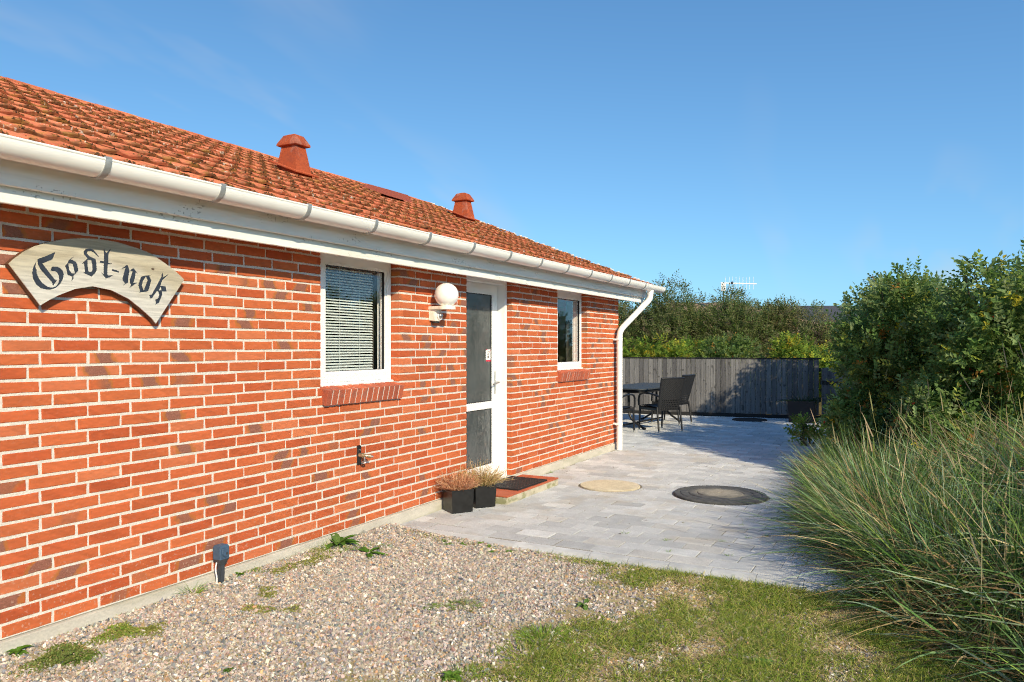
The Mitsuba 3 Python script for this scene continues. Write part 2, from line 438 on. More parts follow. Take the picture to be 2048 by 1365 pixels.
bsdf('mat_red', base_color=rgb(0.62, 0.03, 0.07), roughness=0.5)
bsdf('mat_white_print', base_color=rgb(0.85, 0.84, 0.84), roughness=0.4)

# ------------------------------------------------------------------ the house
H = 'brick_house'
tag(H, 'low red brick house with orange pantile roof, white gutter and grey-white plinth', 'house')
WX0, WX1, COURSES = -1.0, 10.25, 31
OPEN = [(4.13, 5.06, 16), (6.118, 7.026, 0), (8.17, 9.086, 16)]        # x from, x to, first course left out


def view(p):
    d = np.asarray(p, float) - CAM
    z = d[0] * FWD[0] + d[1] * FWD[1]
    if z < 0.2:
        return None
    x = d[0] * FWD[1] - d[1] * FWD[0]
    return 1024 + 1518.454 * x / z, 692 - 1518.454 * d[2] / z, z


def seen(p, pad=0):
    q = view(p)
    return q is not None and -pad < q[0] < 2048 + pad and -pad < q[1] < 1365 + pad


wall_poly = sbox(WX0, 0, WX1, COURSES * BZ)
for a, b, c in OPEN:
    wall_poly = wall_poly.difference(sbox(a - 0.004 if c else a - 0.004, c * BZ - (0.001 if c == 0 else 0.02), b + 0.004, 9))
put(H + '__wall', prism_xz(wall_poly, 0.0045, 0.159), 'mat_mortar')
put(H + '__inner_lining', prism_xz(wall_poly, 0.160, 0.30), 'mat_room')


def brick_mesh(L, Hh, rg, depth=0.10):
    hx, hz = L / 2, Hh / 2
    ring = np.array([(-1, -1), (-.33, -1), (.33, -1), (1, -1), (1, 0), (1, 1), (.33, 1), (-.33, 1), (-1, 1), (-1, 0)], float)
    n = len(ring)
    j = rg.normal(0, 0.0011, (n, 2))
    e = ring * [hx, hz] + np.clip(j, -.0022, .0022)
    back = np.array([(-hx, depth, -hz), (hx, depth, -hz), (hx, depth, hz), (-hx, depth, hz)])
    edge = np.stack([e[:, 0], np.full(n, 0.004), e[:, 1]], 1)
    face = np.stack([e[:, 0] - ring[:, 0] * 0.0028, rg.normal(-0.0006, 0.0006, n), e[:, 1] - ring[:, 1] * 0.0028], 1)
    v = np.vstack([edge, face, back, [[0, -0.001, 0]]])
    f = []
    for k in range(n):
        w = (k + 1) % n
        f += [(k, w, n + w), (k, n + w, n + k), (n + k, n + w, 2 * n + 4)]
    b0 = 2 * n
    f += [(b0, 1, 0), (b0, 2, 1), (b0, b0 + 1, 2), (b0 + 1, 3, 2), (b0 + 1, 4, 3), (b0 + 1, 5, 4), (b0 + 1, b0 + 2, 5), (b0 + 2, 6, 5), (b0 + 2, 7, 6), (b0 + 2, b0 + 3, 7), (b0 + 3, 8, 7), (b0 + 3, 9, 8), (b0 + 3, 0, 9), (b0 + 3, b0, 0)]
    return trimesh.Trimesh(v, np.array(f), process=False)


rg = R(11)
FULL = [brick_mesh(0.2268, 0.0530, rg) for _ in range(8)]
bricks = []                                                            # (x0, x1, course)
for c in range(COURSES):
    off = {0: 0.06, 2: -0.06}.get(c % 4, 0.0)
    cuts = [WX0] + sorted(sum([[a, b] for a, b, c0 in OPEN if c >= c0], [])) + [WX1]
    for a, b in zip(cuts[::2], cuts[1::2]):
        js = [X0 + off + k * BX for k in range(-16, 40)]
        js = [x for x in js if a + 0.07 < x < b - 0.07]
        # full bricks are cut with a header where the bond meets an opening
        es = [a - 0.006] + js + [b + 0.006]
        bricks += [(p + 0.006, q - 0.006, c) for p, q in zip(es, es[1:])]
full_ply = [mikit.ply(m, 'mat_brick') for m in FULL]
order = []
for i, (p, q, c) in enumerate(bricks):
    m = ((p + q) / 2, 0, (c + .5) * BZ)
    s = view(m)
    if s and -40 < s[0] < 2048 and s[1] < 1400 and m[2] < 2.05:
        order.append(((q - p) / s[2] ** 2.6, i))
near = {i for _, i in sorted(order, reverse=True)[:300]}
rest = []
for i, (p, q, c) in enumerate(bricks):
    x, z = (p + q) / 2, (c + .5) * BZ
    jx, jy, jz = rg.normal(0, .0012), rg.normal(0, .0007), rg.normal(0, .0009)
    whole = abs(q - p - 0.228) < 1e-6
    k = int(rg.integers(8))
    edge_piece = any(abs(p - b) < .02 or abs(q - a) < .02 for a, b, _ in OPEN)
    if i in near and whole:
        put(H + '__wall__brick', move(full_ply[k], T().translate([x + jx, jy, z + jz])), None)
    else:
        m = FULL[k].copy() if whole else brick_mesh(q - p - .001, 0.0530, rg, 0.112 if edge_piece else 0.1)
        m.apply_translation((x + (0 if edge_piece else jx), jy, z + jz))
        if i in near:
            put(H + '__wall__brick', m, 'mat_brick')
        else:
            rest.append(m)
put(H + '__wall__brickwork', cat(rest), 'mat_brick', kind='stuff')

# plinth, gable and inner room
put(H + '__plinth', B(WX0, 10.262, -0.016, 0.30, -0.5, -0.006, 0.004), 'mat_concrete')
gable = Polygon([(0.0, 0.0), (7.0, 0.0), (7.0, 2.30), (3.5, 3.66), (0.0, 2.28)])
put(H + '__gable_wall', prism_yz(affinity.translate(gable, 0.31, 0), 10.13, 10.248), 'mat_brick')
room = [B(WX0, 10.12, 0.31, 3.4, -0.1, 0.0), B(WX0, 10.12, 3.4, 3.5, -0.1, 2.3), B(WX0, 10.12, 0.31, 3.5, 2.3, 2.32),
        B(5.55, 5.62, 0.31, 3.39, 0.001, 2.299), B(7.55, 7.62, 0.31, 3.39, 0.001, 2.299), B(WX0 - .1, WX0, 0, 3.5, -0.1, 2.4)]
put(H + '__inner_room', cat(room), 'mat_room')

# roof: deck, tiles in courses, ridge, verge
TA = math.atan(0.394)
CS, SS = math.cos(TA), math.sin(TA)
RX1 = 10.62
deck = [(-0.30, 2.235), (3.5, 2.235 + 3.8 * 0.394), (7.3, 2.235), (7.3, 2.17), (3.5, 2.17 + 3.8 * 0.394), (-0.30, 2.17)]
put(H + '__roof', prism_yz(Polygon(deck), WX0 - .1, RX1 - 0.02), 'mat_dark_timber')


def tile_mesh(rg):
    nx = 13
    u = np.linspace(0, 0.3, nx)
    wv = 0.0065 * np.cos((u / 0.15 - 0.0) * 2 * np.pi) + 0.0065
    rows = []
    for s, lift, dn in ((0.004, 0.030, -0.022), (0.0, 0.030, -0.005), (0.012, 0.030, 0.0), (0.365, 0.004, 0.0)):
        n = wv * (1.0) + lift + dn + rg.normal(0, 0.0006, nx)
        rows.append(np.stack([u, np.full(nx, s) + (rg.normal(0, .002, nx) if s < .1 else 0), n], 1))
    v = np.vstack(rows)
    f = []
    for r in range(3):
        for k in range(nx - 1):
            a = r * nx + k
            f += [(a, a + 1, a + nx + 1), (a, a + nx + 1, a + nx)]
    y = v[:, 1] * CS - v[:, 2] * SS
    z = v[:, 1] * SS + v[:, 2] * CS
    return trimesh.Trimesh(np.stack([v[:, 0], y, z], 1), np.array(f), process=False)


rg = R(12)
TV = [tile_mesh(rg) for _ in range(5)]
tile_ply = [mikit.ply(m, 'mat_roof_tile', smooth=45) for m in TV]
NROW = 12
tiles = []
for r in range(NROW):
    s = r * 0.346
    for k in range(39):
        o = np.array([RX1 - (k + 1) * 0.3, -0.38 + s * CS, 2.215 + s * SS])
        q = view(o + [0.15, 0.1, 0.05])
        vis = q is not None and -60 < q[0] < 1400
        tiles.append((q[2] if vis else 99 + k, o))
tiles.sort(key=lambda t: t[0])
rest, moss_v, moss_f, moss_c = [], [], [], []
rgm = R(13)
for i, (dz, o) in enumerate(tiles):
    k = int(rg.integers(5))
    t = o + [0, rg.normal(0, .002), rg.normal(0, .0015)]
    if i < 300:
        put(H + '__roof__roof_tile', move(tile_ply[k], T().translate(t.tolist())), None)
    else:
        rest.append(shift(TV[k], *t))
    if dz < 90:                                                         # moss cushions along the lower edge
        for _ in range(int(90 / (1 + dz * .30))):
            c = rgm.choice([0.0, 0.15, 0.15, 0.3])
            u = c + rgm.normal(0.010, 0.026)
            s = abs(rgm.normal(0, 0.022)) * (1.0 if rgm.random() < .8 else 2.6)
            if not 0 <= u <= .3:
                continue
            n = 0.0065 * math.cos(u / .15 * 2 * math.pi) + 0.0355 - .07 * s
            p = t + [u, s * CS - n * SS, s * SS + n * CS]
            r = rgm.uniform(.003, .0075) * (1 + dz * .05)
            q = np.array([(-1, -.6, -.3), (1, -.6, -.3), (0, 1, -.2), (rgm.normal(0, .5), rgm.normal(-.3, .4), rgm.uniform(.5, 1.5))]) * r
            q = q @ np.array([[math.cos(u * 99), math.sin(u * 99), 0], [-math.sin(u * 99), math.cos(u * 99), 0], [0, 0, 1]])
            b = len(moss_v) * 4
            moss_v.append(p + q)
            moss_f += [(b, b + 1, b + 3), (b + 1, b + 2, b + 3), (b + 2, b, b + 3)]
            w = rgm.random()
            col = (0.085, 0.050, 0.028) if w < .45 else (0.17, 0.080, 0.030) if w < .85 else (0.22, 0.13, 0.035) if w < .992 else (0.5, 0.42, 0.33)
            moss_c += [np.array(col) * rgm.uniform(.7, 1.3)] * 4
put(H + '__roof__tiling', cat(rest), 'mat_roof_tile', kind='stuff', smooth=True)
put(H + '__roof__moss', trimesh.Trimesh(np.vstack(moss_v), np.array(moss_f), process=False), 'mat_moss', kind='stuff', color=np.array(moss_c))
for k in range(27):                                                     # ridge tiles
    x1 = RX1 - 0.01 - k * 0.42
    a = np.linspace(-.05, math.pi + .05, 11)
    pr = [(3.5 - 0.11 * math.cos(t), 3.700 + 0.075 * math.sin(t)) for t in a] + [(3.5 - 0.095 * math.cos(t), 3.700 + 0.06 * math.sin(t)) for t in a[::-1]]
    m = prism_yz(Polygon(pr), x1 - 0.43, x1)
    m.apply_translation((0, 0, 0.004 * (k % 2)))
    if k < 22:
        put(H + '__roof__ridge_tile', m, 'mat_roof_tile')
rgv = R(14)
vm = []                                                                 # mortar bedding on the verge
for k in range(60):
    s = k * 0.07 + rgv.uniform(-.02, .02)
    b = trimesh.creation.icosphere(1, rgv.uniform(.012, .026))
    b.apply_scale((1, 1.6, .7))
    vm.append(shift(b, RX1 - 0.004, -0.36 + s * CS - .03 * SS, 2.215 + s * SS + .034))
put(H + '__roof__verge_mortar', cat(vm), 'mat_mortar', smooth=True, kind='stuff')
put(H + '__roof__barge_board', prism_yz(Polygon([(-0.42, 2.20), (3.5, 2.20 + 3.92 * .394), (7.4, 2.2), (7.4, 2.03), (3.5, 2.03 + 3.92 * .394), (-0.42, 2.03)]).intersection(sbox(-0.27, 0, 7.2, 9)), RX1 - 0.017, RX1 + 0.006), 'mat_white_wood')


def ring_stack(levels):
    """boxes lofted through (half x, half y, z, centre x, centre y)"""
    v, f = [], []
    for hx, hy, z, cx, cy in levels:
        v += [(cx - hx, cy - hy, z), (cx + hx, cy - hy, z), (cx + hx, cy + hy, z), (cx - hx, cy + hy, z)]
    for i in range(len(levels) - 1):
        for k in range(4):
            a, b = i * 4 + k, i * 4 + (k + 1) % 4
            f += [(a, b, b + 4), (a, b + 4, a + 4)]
    n = (len(levels) - 1) * 4
    f += [(n, n + 1, n + 2), (n, n + 2, n + 3), (2, 1, 0), (3, 2, 0)]
    return trimesh.Trimesh(np.array(v, float), np.array(f), process=False)


for cx, cy, zt in ((5.72, 1.80, 3.49), (9.52, 2.145, 3.61)):
    zb = 2.24 + .394 * (cy + .38)
    k = put(H + '__roof_vent', ring_stack([(.132, .165, zb - .16, cx, cy), (.070, .090, zt - .112, cx, cy)]), 'mat_roof_vent', 'orange tapered roof ventilator ' + ('nearer the camera' if cx < 6 else 'near the far end of the roof'))
    put(k + '__cap', ring_stack([(.101, .127, zt - .122, cx, cy), (.105, .131, zt - .118, cx, cy), (.103, .129, zt - .100, cx, cy), (.060, .078, zt - .014, cx, cy), (.030, .042, zt, cx, cy)]), 'mat_roof_vent')
    a = rot(B(-.16, .16, -.21, .21, -.006, .012, .004), math.degrees(TA), (1, 0, 0))
    put(k + '__flashing', shift(a, cx, cy, zb + .045), 'mat_roof_vent')
hm = trimesh.Trimesh(*[np.array(q) for q in ([(-.26, -.2, 0), (.26, -.2, 0), (.26, .24, 0), (-.26, .24, 0), (-.17, -.16, .075), (.17, -.16, .075), (.2, .2, .05), (-.2, .2, .05)],
                                             [(0, 1, 5), (0, 5, 4), (1, 2, 6), (1, 6, 5), (2, 3, 7), (2, 7, 6), (3, 0, 4), (3, 4, 7), (4, 5, 6), (4, 6, 7)])], process=False)
rot(hm, math.degrees(TA), (1, 0, 0))
put(H + '__roof_hatch', shift(hm, 7.88, 2.25, 2.24 + .394 * 2.63 + .03), 'mat_roof_hatch', 'low brown domed vent tile on the roof')

# eaves: two boards, soffit, gutter with zinc brackets, downpipe
put(H + '__fascia_board', B(WX0, RX1 - .02, -0.302, -0.278, 2.054, 2.232, .003), 'mat_white_wood')
put(H + '__fascia_board', B(WX0, RX1 - .02, -0.262, -0.238, 1.983, 2.10, .003), 'mat_white_wood')
put(H + '__soffit', B(WX0, RX1 - .02, -0.2375, 0.30, 2.068, 2.085), 'mat_white_wood')
GY, GZ, GR = -0.42, 2.213, 0.075


def gutter_profile(r0, r1, a0=-0.04, a1=math.pi + 0.04, n=20):
    a = np.linspace(a0, a1, n)
    return Polygon([(GY - r1 * math.cos(t), GZ - r1 * math.sin(t)) for t in a] + [(GY - r0 * math.cos(t), GZ - r0 * math.sin(t)) for t in a[::-1]])


g = prism_yz(gutter_profile(GR - 0.004, GR, 0), WX0, 10.90)
lip = tube([(WX0, GY - GR + .002, GZ), (10.90, GY - GR + .002, GZ)], 0.0065, 8)
put(H + '__gutter', cat([g, lip, shift(prism_yz(gutter_profile(0.0, GR), 10.886, 10.894), 0, 0, 0)]), 'mat_white_plastic', smooth=40)
for k in range(14):
    x = 2.188 + 0.649 * k
    if x > 10.2:
        continue
    m = prism_yz(gutter_profile(GR + .0005, GR + .005, -0.12), x - 0.0155, x + 0.0155)
    strap = B(x - .0155, x + .0155, -.349, -.3025, 2.205, 2.215)
    hook = B(x - .0155, x + .0155, GY - GR - .006, GY - GR + .012, GZ + .004, GZ + .012)
    put(H + '__gutter__bracket', cat([m, strap, hook]), 'mat_zinc', smooth=40)
px = 10.05
pipe = bend([(10.40, GY, 2.155), (10.40, GY, 2.03), (px + .01, -0.088, 1.575), (px, -0.088, 1.35), (px, -0.088, -0.088)], 0.075, 8)
put(H + '__downpipe', tube(pipe, 0.041, 18), 'mat_white_plastic', smooth=40)
for a_, b_, r_ in (((px, -.088, 1.50), (px, -.088, 1.44), .0445), ((10.40, GY, 2.16), (10.40, GY, 2.10), .046), ((px, -.088, .30), (px, -.088, .25), .0435)):
    put(H + '__downpipe__socket', tube([a_, b_], r_, 18), 'mat_white_plastic', smooth=40)
for z in (1.452, 0.275):
    put(H + '__downpipe__clamp', cat([B(px - .028, px + .028, -.046, 0.0, z - .012, z + .012, .003), tube([(px, -.088, z - .014), (px, -.088, z + .014)], .046, 18), B(px - .062, px - .044, -.1, -.04, z - .012, z + .012)]), 'mat_white_plastic', smooth=40)

# windows
def ring_xz(x0, x1, z0, z1, l, r, b, t, y0, y1):
    return prism_xz(sbox(x0, z0, x1, z1).difference(sbox(x0 + l, z0 + b, x1 - r, z1 - t)), y0, y1)


def make_window(x0, x1, gx0, gx1, gz0, gz1, label):
    z0, z1 = 1.072, 2.064
    fr = cat([ring_xz(x0 + .003, x1 - .003, z0, z1, .045, .045, .045, .06, .082, .16),
              ring_xz(x0 + .030, x1 - .026, z0 + .024, z1 - .02, gx0 - x0 - .045, x1 - gx1 - .045, gz0 - z0 - .04, z1 - gz1 - .035, .070, .125),
              ring_xz(gx0 - .016, gx1 + .016, gz0 - .017, gz1 + .017, .016, .016, .016, .016, .080, .128),
              B(x0 + .006, x1 - .006, .052, .085, z0 - .016, z0 + .014, .003)])
    k = put(H + '__window', fr, 'mat_white_frame', label)
    put(k + '__gasket', ring_xz(gx0 - .002, gx1 + .002, gz0 - .002, gz1 + .002, .005, .005, .005, .005, .090, .112), 'mat_gasket')
    put(k + '__pane', trimesh.Trimesh([(gx0, .1, gz0), (gx1, .1, gz0), (gx1, .1, gz1), (gx0, .1, gz1)], [(0, 1, 2), (0, 2, 3)], process=False), 'mat_pane')
    put(k + '__inner_casing', cat([ring_xz(x0 + .02, x1 - .02, z0 + .02, z1, .035, .035, .035, .035, .161, .185)]), 'mat_white_frame')


make_window(4.13, 5.06, 4.270, 4.975, 1.175, 1.962, 'white framed window with a venetian blind, left of the door')
make_window(8.17, 9.086, 8.345, 9.035, 1.165, 1.942, 'narrow white framed window with dark glass, right of the door')
# sloping sills of bricks laid on edge
for name_x, n in ((4.146, 14), (8.177, 14)):
    sl = [rot(B(name_x + .004, name_x + n * .066 - .016, -.050, .058, .9475, 1.054), 13, (1, 0, 0), (0, 0, 1.05))]
    k = put(H + '__window_sill', cat(sl), 'mat_mortar')
    rgs = R(int(name_x * 10))
    for i in range(n):
        m = B(name_x + i * .066, name_x + i * .066 + .054, -.055 + rgs.normal(0, .0014), .060, .944, 1.058 + rgs.normal(0, .0012), .0025)
        put(k + '__brick', rot(m, 13, (1, 0, 0), (0, 0, 1.05)), 'mat_sill_brick')

# door: frame with deep jamb, leaf with two panes of obscured glass
fr = cat([B(6.979, 7.0235, .058, .25, -.02, 2.062, .002), B(6.1205, 6.165, .058, .25, -.02, 2.062, .002), B(6.166, 6.978, .058, .25, 2.0, 2.062, .002), B(6.166, 6.978, .10, .25, -.03, .012, .002)])
k = put(H + '__door', prism_xz(sbox(6.17, .016, 6.974, 1.996).difference(sbox(6.29, .145, 6.868, .718)).difference(sbox(6.29, .792, 6.868, 1.892)), .15, .205), 'mat_white_frame', 'white half glazed door with two panes of obscured glass')
put(k + '__frame', fr, 'mat_white_frame')
for z0, z1 in ((.145, .718), (.792, 1.892)):
    put(k + '__gasket', ring_xz(6.287, 6.871, z0 - .003, z1 + .003, .010, .010, .010, .010, .158, .186), 'mat_gasket')
    put(k + '__pane', B(6.285, 6.873, .164, .170, z0 - .005, z1 + .005), 'mat_door_glass')
put(k + '__handle', cat([B(6.908, 6.936, .142, .1505, .86, 1.10, .002), tube([(6.922, .15, .985), (6.922, .098, .985)], .0095, 10), tube(bend([(6.922, .105, .985), (6.922, .094, .985), (6.80, .094, .968)], .012, 5), .0085, 10), tube([(6.922, .15, .905), (6.922, .139, .905)], .009, 12)]), 'mat_steel', smooth=40)
for z in (.4, 1.65):
    put(k + '__hinge', tube([(6.17, .146, z), (6.17, .146, z + .09)], .009, 10), 'mat_white_frame', smooth=40)

# ------------------------------------------------------------------ things on the wall
SIGN = {'G':[([(2.2102,1.8205),(2.197,1.7831),(2.1487,1.7586),(2.2065,1.6884),(2.214,1.6833),(2.2197,1.6846),(2.2121,1.6736),(2.1998,1.6557),(2.1951,1.6724),(2.1413,1.7281),(2.1285,1.753),(2.1258,1.7713),(2.1285,1.7781),(2.1708,1.7983)],[]),([(2.1204,1.7652),(2.1077,1.7399),(2.1014,1.7098),(2.1059,1.6843),(2.1194,1.6575),(2.1413,1.6404),(2.1708,1.6349),(2.1895,1.637),(2.214,1.6472),(2.235,1.6677),(2.2475,1.6915),(2.2523,1.7149),(2.2465,1.7336),(2.2331,1.7457),(2.2159,1.7499),(2.1951,1.748),(2.1886,1.7285),(2.2008,1.7258),(2.2083,1.7283),(2.2216,1.72),(2.2283,1.7053),(2.2302,1.6864),(2.2245,1.6669),(2.2121,1.6528),(2.197,1.647),(2.1746,1.6483),(2.1487,1.6652),(2.1322,1.6863),(2.1231,1.7079),(2.1213,1.7263),(2.1158,1.7388)],[])],'o':[([(2.3032,1.8093),(2.2854,1.7891),(2.2933,1.7908),(2.3131,1.7821),(2.3191,1.771),(2.3261,1.7405),(2.3131,1.7258),(2.3012,1.7131),(2.3012,1.6996),(2.2913,1.6853),(2.2963,1.7069),(2.2717,1.7146),(2.2669,1.7373),(2.2591,1.7577),(2.2717,1.7723),(2.2776,1.7864),(2.2963,1.8037)],[[(2.2756,1.7717),(2.2972,1.7709),(2.3042,1.7425),(2.3091,1.7245),(2.2913,1.7239),(2.2786,1.7402)]])],'d':[([(2.4358,1.8161),(2.4232,1.8327),(2.4045,1.8526),(2.3859,1.8564),(2.3654,1.8521),(2.3532,1.839),(2.3553,1.8235),(2.3736,1.8058),(2.3492,1.7817),(2.3441,1.7773),(2.3553,1.7784),(2.3603,1.7356),(2.3492,1.7327),(2.3654,1.7262),(2.3941,1.7158),(2.4107,1.732),(2.4222,1.7509),(2.419,1.7924),(2.4149,1.806),(2.3818,1.8184),(2.3695,1.8309),(2.3736,1.8412),(2.39,1.844),(2.4066,1.8389),(2.4253,1.823)],[[(2.3736,1.7989),(2.3921,1.7997),(2.3983,1.7785),(2.3993,1.7489),(2.3921,1.7384),(2.3777,1.7411),(2.3736,1.7723)]])],'t':[([(2.4594,1.8628),(2.4737,1.8435),(2.4999,1.8698),(2.4855,1.8386),(2.4842,1.7941),(2.5105,1.7904),(2.4815,1.7865),(2.4789,1.7345),(2.4855,1.7289),(2.5145,1.7338),(2.4881,1.718),(2.475,1.7145),(2.4659,1.7028),(2.4729,1.7132),(2.4594,1.7256),(2.4439,1.7426),(2.4594,1.7329),(2.4607,1.7894),(2.4387,1.7909),(2.4413,1.8009),(2.462,1.7993),(2.462,1.8361)],[])],'h':[([(2.5065,1.7641),(2.5439,1.7574),(2.5426,1.7486),(2.506,1.7541)],[])],'n':[([(2.5561,1.7672),(2.5888,1.7928),(2.5957,1.7897),(2.604,1.7652),(2.5957,1.7165),(2.5971,1.7014),(2.5819,1.6927),(2.5683,1.683),(2.5792,1.6951),(2.5642,1.7115),(2.5683,1.7319),(2.5819,1.7783)],[]),([(2.6081,1.7655),(2.6276,1.7799),(2.6529,1.7528),(2.6402,1.7581),(2.6346,1.722),(2.6262,1.701),(2.65,1.7028),(2.629,1.6898),(2.6026,1.6715),(2.615,1.6875),(2.6081,1.6997),(2.6067,1.7148),(2.6234,1.7618)],[])],'o2':[([(2.7377,1.7529),(2.7216,1.7469),(2.7348,1.722),(2.7173,1.6662),(2.7071,1.6591),(2.6599,1.6523),(2.667,1.6566),(2.6571,1.693),(2.6741,1.7379),(2.697,1.7449)],[[(2.7014,1.7414),(2.7129,1.7229),(2.6913,1.6671),(2.687,1.6655),(2.677,1.6919),(2.6841,1.7156)]])],'k':[([(2.803,1.772),(2.8091,1.7567),(2.806,1.7432),(2.8471,1.7678),(2.803,1.7285),(2.791,1.6973),(2.8242,1.6956),(2.8303,1.6668),(2.8,1.6662),(2.803,1.648),(2.785,1.6101),(2.785,1.6048),(2.7612,1.5918),(2.7642,1.6064),(2.7583,1.6178),(2.7761,1.6254),(2.785,1.6443),(2.7791,1.6636),(2.7701,1.667),(2.7465,1.6368),(2.7406,1.626),(2.7289,1.6241),(2.7231,1.6419),(2.7377,1.6441),(2.7701,1.6984),(2.797,1.7452)],[[(2.7916,1.6907),(2.7955,1.6923),(2.7976,1.6727),(2.785,1.67),(2.782,1.6743)]])],'board':[([(1.9973,1.743),(2.1405,1.558),(2.1821,1.5854),(2.2275,1.6106),(2.3093,1.6475),(2.4005,1.6672),(2.5023,1.6541),(2.602,1.6139),(2.6711,1.5671),(2.7422,1.5125),(2.764,1.4873),(2.9473,1.7432),(2.8913,1.7852),(2.8156,1.8275),(2.735,1.8678),(2.6571,1.8878),(2.535,1.9078),(2.4381,1.9111),(2.3453,1.9043),(2.2563,1.8885),(2.1877,1.8676),(2.1159,1.8378),(2.0623,1.8041),(2.0204,1.7669)],[])]}


def polys(k):
    return unary_union([Polygon(o, h).buffer(0) for o, h in SIGN[k]])


k = 'wooden_sign'
tag(k, 'arched weathered wooden house sign with black letter writing on the brick wall', 'sign')
bp = polys('board').buffer(.004).buffer(-.004)
front = prism_xz(bp, -.052, -.046)
put(k + '__board', front, 'mat_sign_wood')
put(k + '__back_board', prism_xz(bp.buffer(-.0004), -.046, -.012), 'mat_sign_edge', 'dark brown edge of the board')
put(k + '__spacer', cat([B(2.2, 2.24, -.0125, .002, 1.70, 1.74), B(2.68, 2.72, -.0125, .002, 1.70, 1.74)]), 'mat_sign_edge')
for c in ('G', 'o', 'd', 't', 'h', 'n', 'o2', 'k'):
    put(k + '__letter', prism_xz(polys(c), -.0532, -.0515), 'mat_sign_letter', 'black hyphen' if c == 'h' else 'black painted letter ' + c[0])

# wall lamp
LX, LY, LZ = 5.530, -.155, 1.805
k = 'wall_lamp'
tag(k, 'white globe wall lamp with motion sensor between the window and the door', 'lamp')
gl = trimesh.creation.icosphere(4, .104)
gl.apply_scale((1, 1, .985))
put(k + '__globe', shift(gl, LX, LY, LZ), 'mat_opal_glass', smooth=True)
dsk = trimesh.creation.cylinder(.078, .028, sections=40)
arm = Polygon([(LX - .05, 0.0), (LX + .05, 0.0), (LX + .074, LY), (LX - .074, LY)])
am = trimesh.creation.extrude_polygon(arm, .028, engine='earcut')
put(k + '__holder', cat([shift(dsk, LX, LY, LZ - .112), shift(am, 0, 0, LZ - .126)]), 'mat_cream_plastic', smooth=40)
hs = [(.0, .0), (.034, .004), (.043, .018), (.045, .05), (.045, .10), (.0, .10)]
hb = lathe(hs, 28)
put(k + '__housing', cat([shift(hb, LX, -.047, LZ - .230), B(LX - .044, LX + .044, -.047, .002, LZ - .222, LZ - .127, .004)]), 'mat_cream_plastic', smooth=40)
put(k + '__sensor_ring', shift(rot(trimesh.creation.torus(.030, .007, 24, 10), 90, (1, 0, 0)), LX, -.088, LZ - .182), 'mat_white_frame', smooth=True)
put(k + '__sensor', shift(trimesh.creation.icosphere(3, .029), LX, -.086, LZ - .178), 'mat_steel', smooth=True)
put(k + '__seal', shift(trimesh.creation.cylinder(.032, .014, sections=24), LX, -.04, LZ - .234), 'mat_rubber')

# blind behind the first window
k = 'venetian_blind'
tag(k, 'white venetian blind with lowered slats behind the window left of the door', 'blind')
rgb_ = R(21)
sl = []
a = np.linspace(-1, 1, 5)
for i in range(37):
    z = 1.186 + i * .0212
    pr = [(.0125 * t * math.cos(.58), .0125 * t * math.sin(.58) + .0022 * (1 - t * t)) for t in a]
    pr = pr + [(y, zz - .0005) for y, zz in pr[::-1]]
    m = prism_yz(Polygon(pr), 4.16, 4.915 + rgb_.normal(0, .001))
    put(k + '__slat', rot(shift(m, 0, .165, z), rgb_.normal(0, .12), (0, 1, 0), (4.5, .16, z)), 'mat_blind')
put(k + '__head_rail', B(4.16, 4.915, .150, .182, 1.972, 2.0), 'mat_blind')
put(k + '__bottom_rail', B(4.16, 4.915, .153, .178, 1.168, 1.178, .002), 'mat_blind')
for x in (4.50, 4.735):
    put(k + '__cord', tube([(x, .1495, 1.17), (x, .1495, 1.98)], .0014, 5), 'mat_blind')

# sticker on the door: standing figure crossed out in red
k = 'door_sticker'
tag(k, 'small white sticker with a black walking figure and a red stroke on the door glass', 'sticker')
sx, sz = 6.762, 1.202
put(k + '__backing', B(sx, sx + .094, .1628, .1638, sz, sz + .125), 'mat_white_print')
fig = unary_union([Polygon([(.041 + .0085 * math.cos(t), .100 + .0085 * math.sin(t)) for t in np.linspace(0, 6.2, 14)]),
    Polygon([(.036, .090), (.050, .086), (.054, .060), (.066, .030), (.056, .028), (.047, .050), (.036, .030), (.026, .032), (.040, .062)]),
    Polygon([(.040, .088), (.030, .066), (.034, .064), (.046, .084)])])
put(k + '__figure', prism_xz(affinity.translate(fig, sx, sz), .1618, .1628), 'mat_black_metal')
red = unary_union([sbox(0, 0, .094, .016), Polygon([(.064, .085), (.070, .084), (.090, .118), (.084, .120)]), sbox(0, .119, .094, .125).intersection(sbox(.0, .0, .03, 1))])
put(k + '__red_mark', prism_xz(affinity.translate(red, sx, sz), .1616, .1626), 'mat_red')

# garden tap
k = 'garden_tap'
tag(k, 'chrome garden tap with a black bracket on the brick wall under the window', 'tap')
tx, tz = 4.545, .535
put(k + '__bracket', cat([B(tx - .02, tx + .02, -.012, .004, tz - .075, tz + .055, .003), shift(rot(shift(trimesh.creation.cylinder(.02, .016, sections=20), 0, 0, 0), 90, (1, 0, 0)), tx, -.004, tz + .055)]), 'mat_black_metal', smooth=40)
put(k + '__screw', shift(rot(trimesh.creation.cylinder(.007, .008, sections=12), 90, (1, 0, 0)), tx, -.014, tz + .04), 'mat_steel')
put(k + '__body', cat([tube([(tx, .002, tz), (tx, -.045, tz)], .017, 14), tube(bend([(tx, -.035, tz), (tx + .008, -.065, tz - .002), (tx + .032, -.082, tz - .008)], .015, 5), .0125, 12), tube([(tx + .026, -.078, tz - .0065), (tx + .038, -.087, tz - .0095)], .0155, 12)]), 'mat_brass', smooth=40)
put(k + '__spout', tube([(tx + .032, -.083, tz - .008), (tx + .052, -.097, tz - .013)], .009, 10), 'mat_steel', smooth=40)
